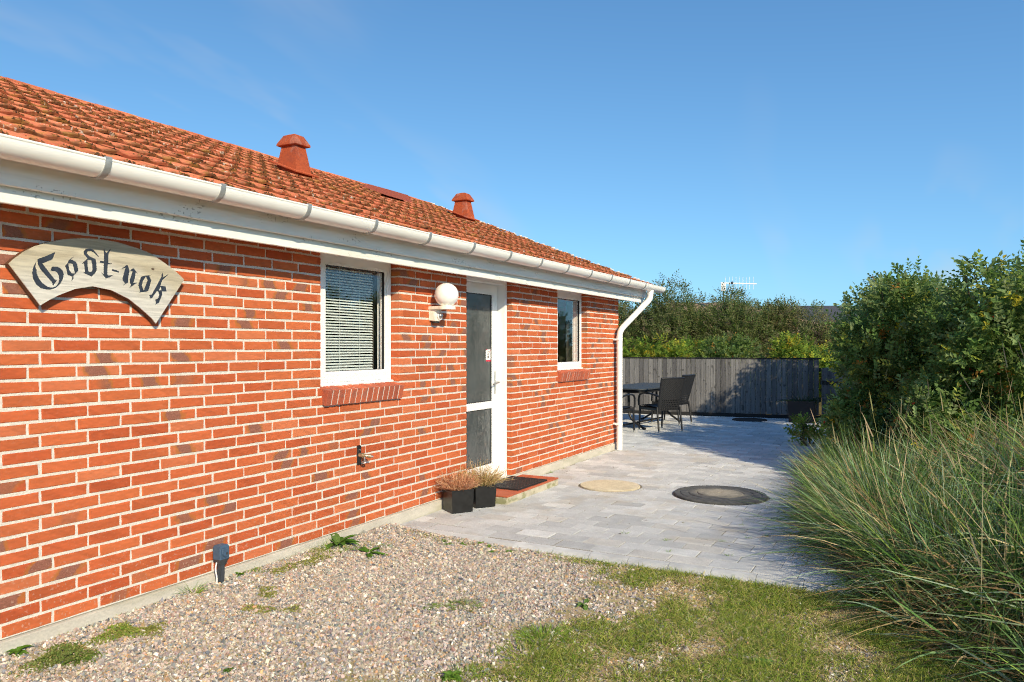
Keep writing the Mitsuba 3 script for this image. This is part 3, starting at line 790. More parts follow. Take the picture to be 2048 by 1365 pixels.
put(k + '__hand_wheel', cat([shift(trimesh.creation.torus(.021, .006, 22, 8), tx + .006, -.055, tz - .05), tube([(tx + .006, -.052, tz), (tx + .006, -.055, tz - .052)], .007, 8)]), 'mat_steel', smooth=True)

# power post in the gravel
k = 'power_post'
tag(k, 'small blue grey garden power post standing in the gravel by the plinth', 'socket post')
ppx, ppy = 3.205, -.055
put(k + '__stake', cat([ring_stack([(.010, .010, -.13, ppx, ppy), (.0145, .015, .0, ppx, ppy), (.014, .015, .062, ppx, ppy)]), B(ppx - .020, ppx - .0125, ppy - .004, ppy + .004, -.06, .05)]), 'mat_dark_grey')
bx = m3.CrossSection([[(-.029, -.026), (.029, -.026), (.029, .026), (-.029, .026)]]).offset(.006, m3.JoinType.Round, 2, 12).extrude(.070)
put(k + '__housing', shift(trimesh.Trimesh(bx.to_mesh().vert_properties[:, :3], bx.to_mesh().tri_verts, process=False), ppx, ppy, .088), 'mat_blue_box', smooth=35)
put(k + '__base', ring_stack([(.016, .017, .050, ppx, ppy), (.034, .031, .086, ppx, ppy), (.034, .031, .0879, ppx, ppy)]), 'mat_dark_grey')
put(k + '__top', ring_stack([(.033, .030, .158, ppx, ppy), (.028, .024, .170, ppx, ppy), (.010, .008, .174, ppx, ppy)]), 'mat_blue_box')
put(k + '__socket_cover', cat([shift(rot(trimesh.creation.cylinder(.021, .012, sections=26), 90, (1, 0, 0)), ppx, ppy - .037, .124), B(ppx - .024, ppx + .024, ppy - .040, ppy - .03, .118, .152, .004)]), 'mat_blue_box', smooth=35)
put(k + '__socket_hole', shift(rot(trimesh.creation.cylinder(.008, .006, sections=14), 90, (1, 0, 0)), ppx + .006, ppy - .043, .122), 'mat_dark_grey')
put(k + '__cable', tube(bend([(ppx - .034, ppy, .07), (ppx - .044, ppy, .03), (ppx - .030, ppy, -.02), (ppx - .034, ppy, -.1)], .03, 5), .0045, 7), 'mat_white_frame', smooth=True)

# ------------------------------------------------------------------ door step, mat, pots
k = 'doorstep'
tag(k, 'low concrete doorstep covered with red clinker tiles', 'step')
put(k + '__concrete_base', B(6.11, 7.235, -.437, .057, -.16, -.0265, .006), 'mat_old_concrete')
for i in range(5):
    for j in range(2):
        x0, y0 = 6.106 + i * .2265, -.442 + j * .2265
        put(k + '__clinker_tile', B(x0, x0 + .222, y0, y0 + .222, -.0262, -.012, .003), 'mat_step_tile')
put('door_threshold', B(6.12, 7.02, .0575, .15, -.16, -.006, .003), 'mat_concrete', 'pale concrete threshold under the white door', 'threshold')
mat_p = sbox(0, 0, .61, .41)
holes = []
for i in range(20):
    for j in range(13):
        c = (.025 + i * .0295, .025 + j * .030 + (.015 if i % 2 else 0))
        if c[1] < .39:
            holes.append(affinity.scale(Polygon([(c[0] + math.cos(t), c[1] + math.sin(t)) for t in np.arange(6) * math.pi / 3]), .0095, .0105, origin=c))
mm = trimesh.creation.extrude_polygon(mat_p.difference(unary_union(holes)), .016, engine='earcut')
for i in range(20):
    pass
rot(mm, -1.5, (0, 0, 1))
put('door_mat', shift(mm, 6.385, -.405, -.0115), 'mat_rubber', 'black rubber honeycomb door mat on the red tiles', 'door mat')


def planter(cx, cy, yaw, label, s=.105, h=.20):
    k = 'planter'
    n = 1
    while k in labels:
        k = f'planter_{n:03d}'
        n += 1
    tag(k, label, 'planter', 'black square planters by the door')
    out = ring_stack([(s * .90, s * .90, 0, 0, 0), (s * .93, s * .93, .006, 0, 0), (s, s, h - .012, 0, 0), (s * 1.02, s * 1.02, h - .006, 0, 0), (s * 1.01, s * 1.01, h, 0, 0), (s * .90, s * .90, h, 0, 0), (s * .88, s * .88, h - .03, 0, 0)])
    rot(out, yaw, (0, 0, 1))
    put(k + '__pot', shift(out, cx, cy, -.0895), 'mat_glazed_black')
    so = rot(B(-s * .87, s * .87, -s * .87, s * .87, h - .05, h - .022), yaw, (0, 0, 1))
    put(k + '__soil', shift(so, cx, cy, -.0895), 'mat_pot_soil')
    return k


planter(5.678, -.178, -33, 'black glazed square planter, the one further from the door')
planter(5.963, -.245, -33, 'black glazed square planter standing beside the doorstep')


class Blades:
    """triangles of grass and leaves with a colour each, gathered into one mesh"""

    def __init__(s):
        s.v, s.f, s.c, s.n = [], [], [], 0

    def add(s, v, f, c):
        s.v.append(v)
        s.f.append(np.asarray(f) + s.n)
        s.c.append(c)
        s.n += len(v)

    def mesh(s):
        return trimesh.Trimesh(np.vstack(s.v), np.vstack(s.f), process=False), np.vstack(s.c)


def ribbons(root, direction, length, width, droop, cols, segs=3, rg=None, tip=0.15):
    """many curved tapering blades at once: root, direction (n,3); droop bends them down over their length"""
    n = len(root)
    t = np.linspace(0, 1, segs + 1)
    d = direction / np.linalg.norm(direction, axis=1, keepdims=True)
    side = np.cross(d, rg.normal(0, 1, (n, 3)) * [1, 1, .3])
    side /= np.linalg.norm(side, axis=1, keepdims=True)
    down = np.array([0, 0, -1.0])
    hor = d * [1, 1, 0]
    hor /= np.maximum(np.linalg.norm(hor, axis=1, keepdims=True), 1e-6)
    P = root[:, None] + length[:, None, None] * (d[:, None] * t[None, :, None] + droop[:, None, None] * (t ** 2)[None, :, None] * (0.75 * down + .35 * hor[:, None]))
    w = width[:, None] * np.where(t < .999, 1 - (1 - tip) * t ** 1.5, 0)[None]
    L = P - side[:, None] * w[..., None] / 2
    Rr = P + side[:, None] * w[..., None] / 2
    # two rails, the last point shared
    V = np.concatenate([np.stack([L[:, :-1], Rr[:, :-1]], 2).reshape(n, -1, 3), P[:, -1:]], 1)
    m = V.shape[1]
    f = []
    for i in range(segs - 1):
        a = 2 * i
        f += [(a, a + 1, a + 3), (a, a + 3, a + 2)]
    f.append((2 * segs - 2, 2 * segs - 1, 2 * segs))
    F = (np.array(f)[None] + (np.arange(n) * m)[:, None, None]).reshape(-1, 3)
    C = np.repeat(cols[:, None], m, 1)
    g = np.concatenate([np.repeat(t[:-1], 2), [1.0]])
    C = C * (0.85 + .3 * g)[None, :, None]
    return V.reshape(-1, 3), F, np.clip(C.reshape(-1, 3), 0, 1)


def pick(rg, n, table):
    """n colours from [(weight, colour), ...] with some variation"""
    w = np.array([a for a, _ in table], float)
    c = np.array([b for _, b in table])[rg.choice(len(w), n, p=w / w.sum())]
    return c * rg.uniform(.7, 1.3, (n, 1)) * rg.uniform(.92, 1.08, (n, 3))


def heather(cx, cy, key, label, table, n, h, seed, low):
    rg = R(seed)
    b = Blades()
    r = .088 * np.sqrt(rg.random(n))
    a = rg.random(n) * 6.283
    root = np.stack([cx + r * np.cos(a), cy + r * np.sin(a), np.full(n, .085)], 1)
    out = np.stack([np.cos(a) * (.25 + r * 7), np.sin(a) * (.25 + r * 7), np.full(n, 1.0)], 1) + rg.normal(0, .22, (n, 3))
    L = h * rg.uniform(.55, 1.1, n)
    dr_ = rg.uniform(-.15, .55, n)
    b.add(*ribbons(root, out, L, rg.uniform(.003, .006, n), dr_, pick(rg, n, table), 4, rg, .5))
    # short needles along the stems
    m = n * 6
    i = rg.integers(0, n, m)
    t = rg.uniform(.25, 1, m)
    d = out / np.linalg.norm(out, axis=1, keepdims=True)
    hor = d * [1, 1, 0] / np.maximum(np.linalg.norm(d * [1, 1, 0], axis=1, keepdims=True), 1e-6)
    p = root[i] + (L[i] * t)[:, None] * d[i] + (L[i] * dr_[i] * t ** 2)[:, None] * (.35 * hor[i] + [0, 0, -.75])
    b.add(*ribbons(p, d[i] * .7 + rg.normal(0, .6, (m, 3)), rg.uniform(.010, .026, m), rg.uniform(.003, .0055, m), np.zeros(m), pick(rg, m, table), 1, rg))
    if low:
        m = 260
        a = rg.random(m) * 6.283
        r = .09 * np.sqrt(rg.random(m))
        b.add(*ribbons(np.stack([cx + r * np.cos(a), cy + r * np.sin(a), np.full(m, .085)], 1), np.stack([np.cos(a) * .6, np.sin(a) * .6, np.ones(m)], 1), rg.uniform(.04, .11, m), rg.uniform(.003, .006, m), rg.uniform(.1, .6, m), pick(rg, m, [(1, (.06, .13, .02)), (1, (.11, .17, .03))]), 3, rg))
    ms, c = b.mesh()
    tag(put(key, ms, 'mat_grass', color=c), label, 'heather plant')


heather(5.678, -.178, 'heather_plant', 'withered reddish brown heather in the planter further from the door', [(4, (.66, .36, .22)), (3, (.55, .29, .16)), (3, (.76, .52, .34)), (1, (.34, .17, .09))], 480, .205, 31, False)
heather(5.963, -.245, 'heather_plant', 'yellowish heather with green shoots in the planter beside the doorstep', [(4, (.62, .46, .24)), (3, (.50, .35, .16)), (2, (.40, .37, .13)), (3, (.72, .57, .33))], 480, .245, 32, True)

# ------------------------------------------------------------------ ground, patio, kerb
PZ = -0.09


def bank_edge(x):
    """y of the foot of the dune bank along x"""
    return np.interp(x, [-6, 2, 3.4, 4.07, 4.22, 4.56, 5.03, 6.15, 8.83, 12.5, 14.4, 16, 24], [-4.6, -4.6, -4.35, -4.12, -3.92, -3.72, -3.52, -3.14, -2.72, -2.30, -2.05, -2.3, -2.3])


def ground_z(x, y):
    x, y = np.asarray(x, float), np.asarray(y, float)
    d = bank_edge(x) - y                                               # metres into the bank
    low = -0.135 + .075 * np.clip(1 - (5 - x) * .02, 0, 1) * np.exp(-np.clip(-y, 0, 9) * 1.3) * (x < 4.98) + .016 * (meshkit.fbm(np.stack([x * .9, y * .9, x * 0], -1), 3, 4) - .5)
    low = np.where(x > 4.93, -0.155, low)
    t = np.clip(d / 2.6, 0, 1)
    up = (0.70 + 0.12 * np.clip((x - 5) / 6, -1, 1)) * t * t * (3 - 2 * t) + .1 * t * (meshkit.fbm(np.stack([x * .7, y * .7, x * 0], -1), 3, 9) - .5)
    return low + np.where(d > 0, up, 0)


def sheet(x0, x1, y0, y1, st, zf):
    xs, ys = np.arange(x0, x1 + st / 2, st), np.arange(y0, y1 + st / 2, st)
    X, Y = np.meshgrid(xs, ys, indexing='ij')
    v = np.stack([X, Y, zf(X, Y)], -1).reshape(-1, 3)
    i = np.arange(len(xs) * len(ys)).reshape(len(xs), len(ys))
    a, b, c, d = i[:-1, :-1].ravel(), i[1:, :-1].ravel(), i[1:, 1:].ravel(), i[:-1, 1:].ravel()
    return trimesh.Trimesh(v, np.vstack([np.stack([a, b, c], 1), np.stack([a, c, d], 1)]), process=False)


s = 3000.0
put('ground', trimesh.Trimesh([(-s, -s, -.42), (s, -s, -.42), (s, s, -.42), (-s, s, -.42)], [(0, 1, 2), (0, 2, 3)], process=False), 'mat_far_ground', 'wide sandy heath ground reaching the horizon', kind='structure')
put('yard_soil', sheet(-4, 4.925, -5.2, -0.013, .06, ground_z), 'mat_soil', 'beige sandy soil under the gravel and the thin lawn', kind='structure', smooth=True)


def bank_z(x, y):
    z = ground_z(x, y)
    return np.where(bank_edge(x) - y > -.02, z, -.2) - .25 * np.clip((-6.8 - y) / 1.2, 0, 1) ** 2 * 4


put('dune_bank', sheet(2.0, 24, -9, -1.8, .12, bank_z), 'mat_bank_soil', 'low dune bank along the right side of the patio', kind='structure', smooth=True)
put('rear_terrain', sheet(15.9, 34, -2.4, 16, .5, lambda X, Y: -.30 + .5 * np.clip((X - 17) / 5, 0, 1) + .2 * meshkit.fbm(np.stack([X * .4, Y * .4, X * 0], -1), 3, 2)), 'mat_bank_soil', 'overgrown ground behind the fence', kind='structure', smooth=True)

# paving: rows of stones across, half bond, each stone a piece
k = 'patio'
patio_poly = sbox(5.03, -4.0, 10.25, -0.018).union(sbox(10.25, -4.0, 16.15, 6.0))
put(k, trimesh.util.concatenate([B(5.02, 10.25, -4.0, -0.0165, PZ - .06, PZ - .004), B(10.2505, 16.1, -4.0, 6.0, PZ - .06, PZ - .004)]), 'mat_joint_sand', 'light grey concrete block paving of the patio', kind='structure')
rg = R(41)


def paver(L, W, rg):
    g, c = .0022, .0035
    hx, hy = W / 2 - g, L / 2 - g
    v, z0 = [], rg.normal(0, .0006, 4)
    f = []
    for hh, ins, zz in ((-.05, 0, 0), (-c, 0, 0), (0, c, 1)):
        for q, (a, b) in enumerate(((-1, -1), (1, -1), (1, 1), (-1, 1))):
            v.append((a * (hx - ins), b * (hy - ins), hh + zz * z0[q]))
    for r in range(2):
        for q in range(4):
            a, b = r * 4 + q, r * 4 + (q + 1) % 4
            f += [(a, b, b + 4), (a, b + 4, a + 4)]
    f += [(8, 9, 10), (8, 10, 11)]
    return trimesh.Trimesh(np.array(v, float), np.array(f), process=False)


PV = [paver(.28, .172, rg) for _ in range(6)]
pav_ply = [mikit.ply(m, 'mat_paver') for m in PV]
stones = []
circ = [(7.431, -.936, .332), (7.46, -2.06, .458)]


def row_shift(row):
    h = np.uint32(int(row + 1000000)) * np.uint32(374761393) + np.uint32(1000003) * np.uint32(668265263) + np.uint32(1000001) * np.uint32(2147483647)
    h = (h ^ (h >> np.uint32(13))) * np.uint32(1274126177)
    return float((int(h) ^ (int(h) >> 16)) & 0xFFFFFF) / 16777215.0


np.seterr(over='ignore')
for row in range(65):
    xc = 5.03 + (row + .5) * .172
    o = .5 * (row % 2) + .16 * row_shift(row)
    for i in range(-16, 24):
        ya, yb = (i - o) * .28, (i + 1 - o) * .28
        yt = -.019 if xc < 10.27 else 5.0
        if yb > yt:
            yb = yt
        lim = float(bank_edge(xc)) - .45
        if yb - ya < .03 or yb < lim:
            continue
        cut = [c for c in circ if math.hypot(min(max(c[0], xc - .086), xc + .086) - c[0], min(max(c[1], ya), yb) - c[1]) < c[2]]
        p = ((xc, (ya + yb) / 2, PZ))
        q = view(p)
        stones.append((q[2] if q and q[0] > 0 else 99, p, yb - ya, cut))
stones.sort(key=lambda t: t[0])
rest, nst = [], 0
for dz, p, L, cut in stones:
    t = np.array(p) + [rg.normal(0, .0012), rg.normal(0, .0012), rg.normal(0, .0013)]
    kk = int(rg.integers(6))
    if cut:
        pg = sbox(p[0] - .0838, p[1] - L / 2 + .0022, p[0] + .0838, p[1] + L / 2 - .0022)
        for c in cut:
            pg = pg.difference(Polygon([(c[0] + c[2] * math.cos(a), c[1] + c[2] * math.sin(a)) for a in np.linspace(0, 6.283, 49)[:-1]]))
        gs = [g for g in getattr(pg, 'geoms', [pg]) if g.area > 4e-4]
        if not gs:
            continue
        m = cat([shift(trimesh.creation.extrude_polygon(g, .05, engine='earcut'), 0, 0, PZ - .05 + rg.normal(0, .001)) for g in gs])
    elif abs(L - .28) < 1e-6:
        if nst < 300:
            put(k + '__paving_stone', move(pav_ply[kk], T().translate(t.tolist())), None)
            nst += 1
        else:
            rest.append(shift(PV[kk], *t))
        continue
    else:
        m = shift(paver(L, .172, rg), *t)
    if nst < 300:
        put(k + '__paving_stone', m, 'mat_paver')
        nst += 1
    else:
        rest.append(m)
put(k + '__stone_paving', cat(rest), 'mat_paver', kind='stuff')

tag('kerb', 'row of grey bevelled kerb stones closing the patio towards the gravel', kind='structure')
kp = Polygon([(4.925, -.30), (5.027, -.30), (5.027, -.094), (5.018, -.090), (4.985, -.091), (4.955, -.101), (4.931, -.127), (4.925, -.16)])
for i in range(14):
    y1 = -.020 - i * .283
    v0 = trimesh.creation.extrude_polygon(kp, .2785, engine='earcut')
    v = v0.vertices
    m = trimesh.Trimesh(np.stack([v[:, 0], y1 - v[:, 2], v[:, 1]], 1), v0.faces[:, ::-1] if False else v0.faces, process=False)
    m.fix_normals()
    m.apply_translation((rg.normal(0, .002), 0, rg.normal(0, .0015)))
    put('kerb__kerb_stone', rot(m, rg.normal(0, .5), (0, 0, 1), (4.98, y1 - .14, 0)), 'mat_kerb', smooth=30)

# manhole covers
def cover(key, cx, cy, r, prof, mat, label):
    m = lathe([(0, -.04)] + [(r * a, b) for a, b in prof] + [(0, prof[-1][1])], 48)
    tag(put(key, shift(m, cx, cy, PZ), mat, smooth=35), label, 'manhole cover')


cover('manhole_cover', 7.431, -.936, .308, [(1, -.04), (1, .006), (.985, .011), (.9, .012)], 'mat_cover_sand', 'round sand coloured concrete manhole cover in the paving by the doorstep')
cover('manhole_cover_001', 7.46, -2.06, .44, [(1, -.04), (1, .012), (.985, .020), (.90, .021), (.89, .016), (.86, .016), (.85, .022), (.72, .023), (.71, .018), (.68, .018), (.67, .024), (.52, .026), (.51, .021), (.49, .021), (.48, .028), (.2, .030), (.05, .030), (.04, .018)], 'mat_cover_black', 'large round black manhole cover with a sandy middle in the paving')
cover('manhole_cover_002', 15.30, -.86, .33, [(1, -.04), (1, .012), (.97, .018), (.9, .018)], 'mat_rubber', 'dark round manhole cover at the foot of the far fence')

# ------------------------------------------------------------------ gravel
rg = R(51)


def gravel_edge(x):
    return np.interp(x, [-2, 2.5, 2.8, 3.07, 3.26, 3.79, 4.16, 4.43, 4.92, 5.0], [-1.5, -1.68, -1.83, -1.88, -1.98, -2.10, -2.26, -2.02, -1.92, -1.70])


def in_view(x, y, z=-.08, pad=60):
    px_ = x * FWD[0] + (y - CAM[1]) * FWD[1]
    u = 1024 + 1518.454 * (x * FWD[1] - (y - CAM[1]) * FWD[0]) / np.maximum(px_, .1)
    v = 692 - 1518.454 * (z - CAM[2]) / np.maximum(px_, .1)
    return (px_ > .3) & (u > -pad) & (u < 2048 + pad) & (v < 1365 + pad)


def pebbles(n, xr, yr, keep, size, rg):
    x, y = rg.uniform(*xr, n), rg.uniform(*yr, n)
    ok = keep(x, y)
    x, y = x[ok], y[ok]
    n = len(x)
    r = rg.gamma(7, size / 7, n)
    cube = np.array([(-1, -1, -1), (1, -1, -1), (1, 1, -1), (-1, 1, -1), (-1, -1, 1), (1, -1, 1), (1, 1, 1), (-1, 1, 1)]) * .62
    V = cube[None] + rg.uniform(-.36, .36, (n, 8, 3))
    V *= rg.uniform(.6, 1.25, (n, 1, 3)) * [1, 1, .8]
    # random rotation
    q = rg.normal(0, 1, (n, 4))
    q /= np.linalg.norm(q, axis=1, keepdims=True)
    a, b, c, d = q.T
    M = np.stack([1 - 2 * (c * c + d * d), 2 * (b * c - a * d), 2 * (b * d + a * c), 2 * (b * c + a * d), 1 - 2 * (b * b + d * d), 2 * (c * d - a * b), 2 * (b * d - a * c), 2 * (c * d + a * b), 1 - 2 * (b * b + c * c)], 1).reshape(n, 3, 3)
    V = np.einsum('nij,nkj->nki', M, V) * r[:, None, None]
    V += np.stack([x, y, ground_z(x, y) + r * rg.uniform(.05, .75, n)], 1)[:, None]
    f = np.array([(0, 2, 1), (0, 3, 2), (4, 5, 6), (4, 6, 7), (0, 1, 5), (0, 5, 4), (1, 2, 6), (1, 6, 5), (2, 3, 7), (2, 7, 6), (3, 0, 4), (3, 4, 7)])
    F = (f[None] + (np.arange(n) * 8)[:, None, None]).reshape(-1, 3)
    C = pick(rg, n, [(5, (.44, .365, .31)), (4, (.52, .455, .40)), (3, (.34, .31, .29)), (3.4, (.25, .26, .27)), (1.2, (.13, .14, .16)), (1.6, (.72, .68, .62)), (.7, (.56, .36, .20)), (.7, (.32, .21, .18))])
    return V.reshape(-1, 3), F, np.repeat(C, 8, 0)


def gkeep(x, y):
    e = gravel_edge(x)
    n = meshkit.fbm(np.stack([x * 4, y * 4, x * 0], -1), 3, 5)
    p = np.clip((y - e + .9 * (n - .5)) / .30, 0, 1)
    p = np.maximum(p, np.interp(x, [2.4, 3.0, 3.6], [.5, .25, .22]) + .6 * (n > .68))
    far = 1.0
    return (rg.random(len(x)) < p * far) & in_view(x, y, pad=150) & (y < -.020) & (y > bank_edge(x) + .5) & (x < 4.915)


V, F, C = pebbles(200000, (1.35, 4.92), (-3.6, -.02), gkeep, .0057, rg)
tag(put('gravel', trimesh.Trimesh(V, F, process=False), 'mat_gravel', color=np.clip(C, 0, .85)), 'pinkish grey crushed gravel in front of the house wall', 'gravel', kind='stuff')

# ------------------------------------------------------------------ lawn and weeds
rg = R(61)
GREEN = [(4, (.24, .34, .055)), (3, (.33, .41, .085)), (2, (.15, .25, .04)), (3.5, (.44, .44, .13))]
STRAW = [(3, (.72, .60, .35)), (2, (.60, .46, .25)), (1, (.80, .70, .48))]


def lawn(n, seed):
    rg = R(seed)
    x, y = rg.uniform(2.2, 4.93, n), rg.uniform(-4.7, -1.2, n)
    e = gravel_edge(x)
    g = meshkit.fbm(np.stack([x * 3.2, y * 3.2, x * 0], -1), 4, 6)
    fine = meshkit.fbm(np.stack([x * 13, y * 13, x * 0], -1), 3, 16)
    near_bank = np.clip(1 - (y - bank_edge(x)) / .5, 0, 1)
    into = np.clip((e - y + .7 * (g - .5)) / .35, 0, 1)
    kerbside = np.clip((x - 4.72) / .15, 0, 1) * np.clip((-1.15 - y) / .5, 0, 1)
    p = np.maximum(np.maximum(into * np.clip(.70 + 2.2 * (g - .42) + 1.3 * (fine - .5), .34, 1), near_bank), kerbside * np.clip(fine * 1.6 - .3, 0, 1))
    ok = (rg.random(n) < p) & in_view(x, y, pad=60) & (y > bank_edge(x) - .7)
    x, y, p, g, nb = x[ok], y[ok], p[ok], g[ok], near_bank[ok]
    m = len(x)
    L = rg.uniform(.022, .056, m) * (0.7 + .6 * p) + nb * rg.uniform(0, .07, m)
    straw = rg.random(m) < np.clip(.86 - 1.1 * (g - .36) * 2 - nb * .5, .2, .9)
    d = rg.normal(0, .62, (m, 3)) * [1, 1, 0] + [0, 0, 1.0]
    d[straw] = d[straw] * [1.6, 1.6, .45]
    cols = np.where(straw[:, None], pick(rg, m, STRAW), pick(rg, m, GREEN))
    return ribbons(np.stack([x, y, ground_z(x, y) + .001], 1), d, L, rg.uniform(.0020, .0044, m), rg.uniform(.1, .8, m), cols, 2, rg)


b = Blades()
b.add(*lawn(270000, 62))
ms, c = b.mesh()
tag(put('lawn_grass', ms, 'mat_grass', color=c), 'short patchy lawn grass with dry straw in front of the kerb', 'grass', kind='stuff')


def leaf_rosette(b, rg, x, y, n, L, W, cols, up=.45, z=None):
    """broad pointed leaves from one root"""
    z = float(ground_z(x, y)) + .006 if z is None else z
    for i in range(n):
        a = rg.uniform(0, 6.283)
        d = np.array([math.cos(a), math.sin(a), rg.uniform(.15, 1.0) * up * 2])
        d /= np.linalg.norm(d)
        l, w = L * rg.uniform(.6, 1.15), W * rg.uniform(.7, 1.2)
        s_ = np.cross(d, [0, 0, 1])
        s_ /= np.linalg.norm(s_)
        t = np.linspace(0, 1, 6)
        mid = np.array([x, y, z]) + l * (t[:, None] * d - .35 * (t ** 2)[:, None] * np.array([0, 0, 1]))
        ww = w * np.sin(np.pi * np.clip(t * .92 + .06, 0, 1)) ** .8
        nrm = np.cross(s_, d)
        v = np.vstack([mid, mid + s_ * ww[:, None] / 2 + nrm * .18 * ww[:, None], mid - s_ * ww[:, None] / 2 + nrm * .18 * ww[:, None]])
        f = []
        for q in range(5):
            f += [(q, q + 1, q + 7), (q, q + 7, q + 6), (q + 1, q, q + 12), (q + 1, q + 12, q + 13)]
        c = np.array(cols[int(rg.integers(len(cols)))]) * rg.uniform(1.0, 1.6)
        b.add(v, f, np.repeat(c[None], len(v), 0) * np.r_[np.full(6, 1.15), np.full(12, .95)][:, None])


def tuft(b, rg, x, y, r, n, L, table, lean=.5, wid=(.002, .0042), z=None):
    a, q = rg.random(n) * 6.283, r * np.sqrt(rg.random(n))
    px_, py_ = x + q * np.cos(a), y + q * np.sin(a)
    py_ = np.minimum(py_, -.02)
    zz = ground_z(px_, py_) + .002 if z is None else np.full(n, z)
    d = np.stack([np.cos(a) * q / r * lean, np.sin(a) * q / r * lean, np.ones(n)], 1) + rg.normal(0, .28, (n, 3))
    b.add(*ribbons(np.stack([px_, py_, zz], 1), d, L * rg.uniform(.5, 1.15, n), rg.uniform(*wid, n), rg.uniform(.1, .9, n), pick(rg, n, table), 3, rg))


def mat_weed(b, rg, x, y, r, n, table, size=.007, h=.018):
    """a creeping cushion of tiny leaves"""
    a, q = rg.random(n) * 6.283, r * np.sqrt(rg.random(n)) * rg.uniform(.6, 1.1, n)
    w = 1 + .35 * np.sin(3 * a + x * 20)
    px_, py_ = x + q * w * np.cos(a), np.minimum(y + q * w * np.sin(a) * .8, -.02)
    z = ground_z(px_, py_) + .006 + rg.random(n) * h * np.clip(1.1 - q / r, .1, 1)
    b.add(*ribbons(np.stack([px_, py_, z], 1), rg.normal(0, 1, (n, 3)) * [1, 1, .5] + [0, 0, .3], rg.uniform(.6, 1.4, n) * size, rg.uniform(.5, .9, n) * size, np.zeros(n), pick(rg, n, table), 2, rg, .8))


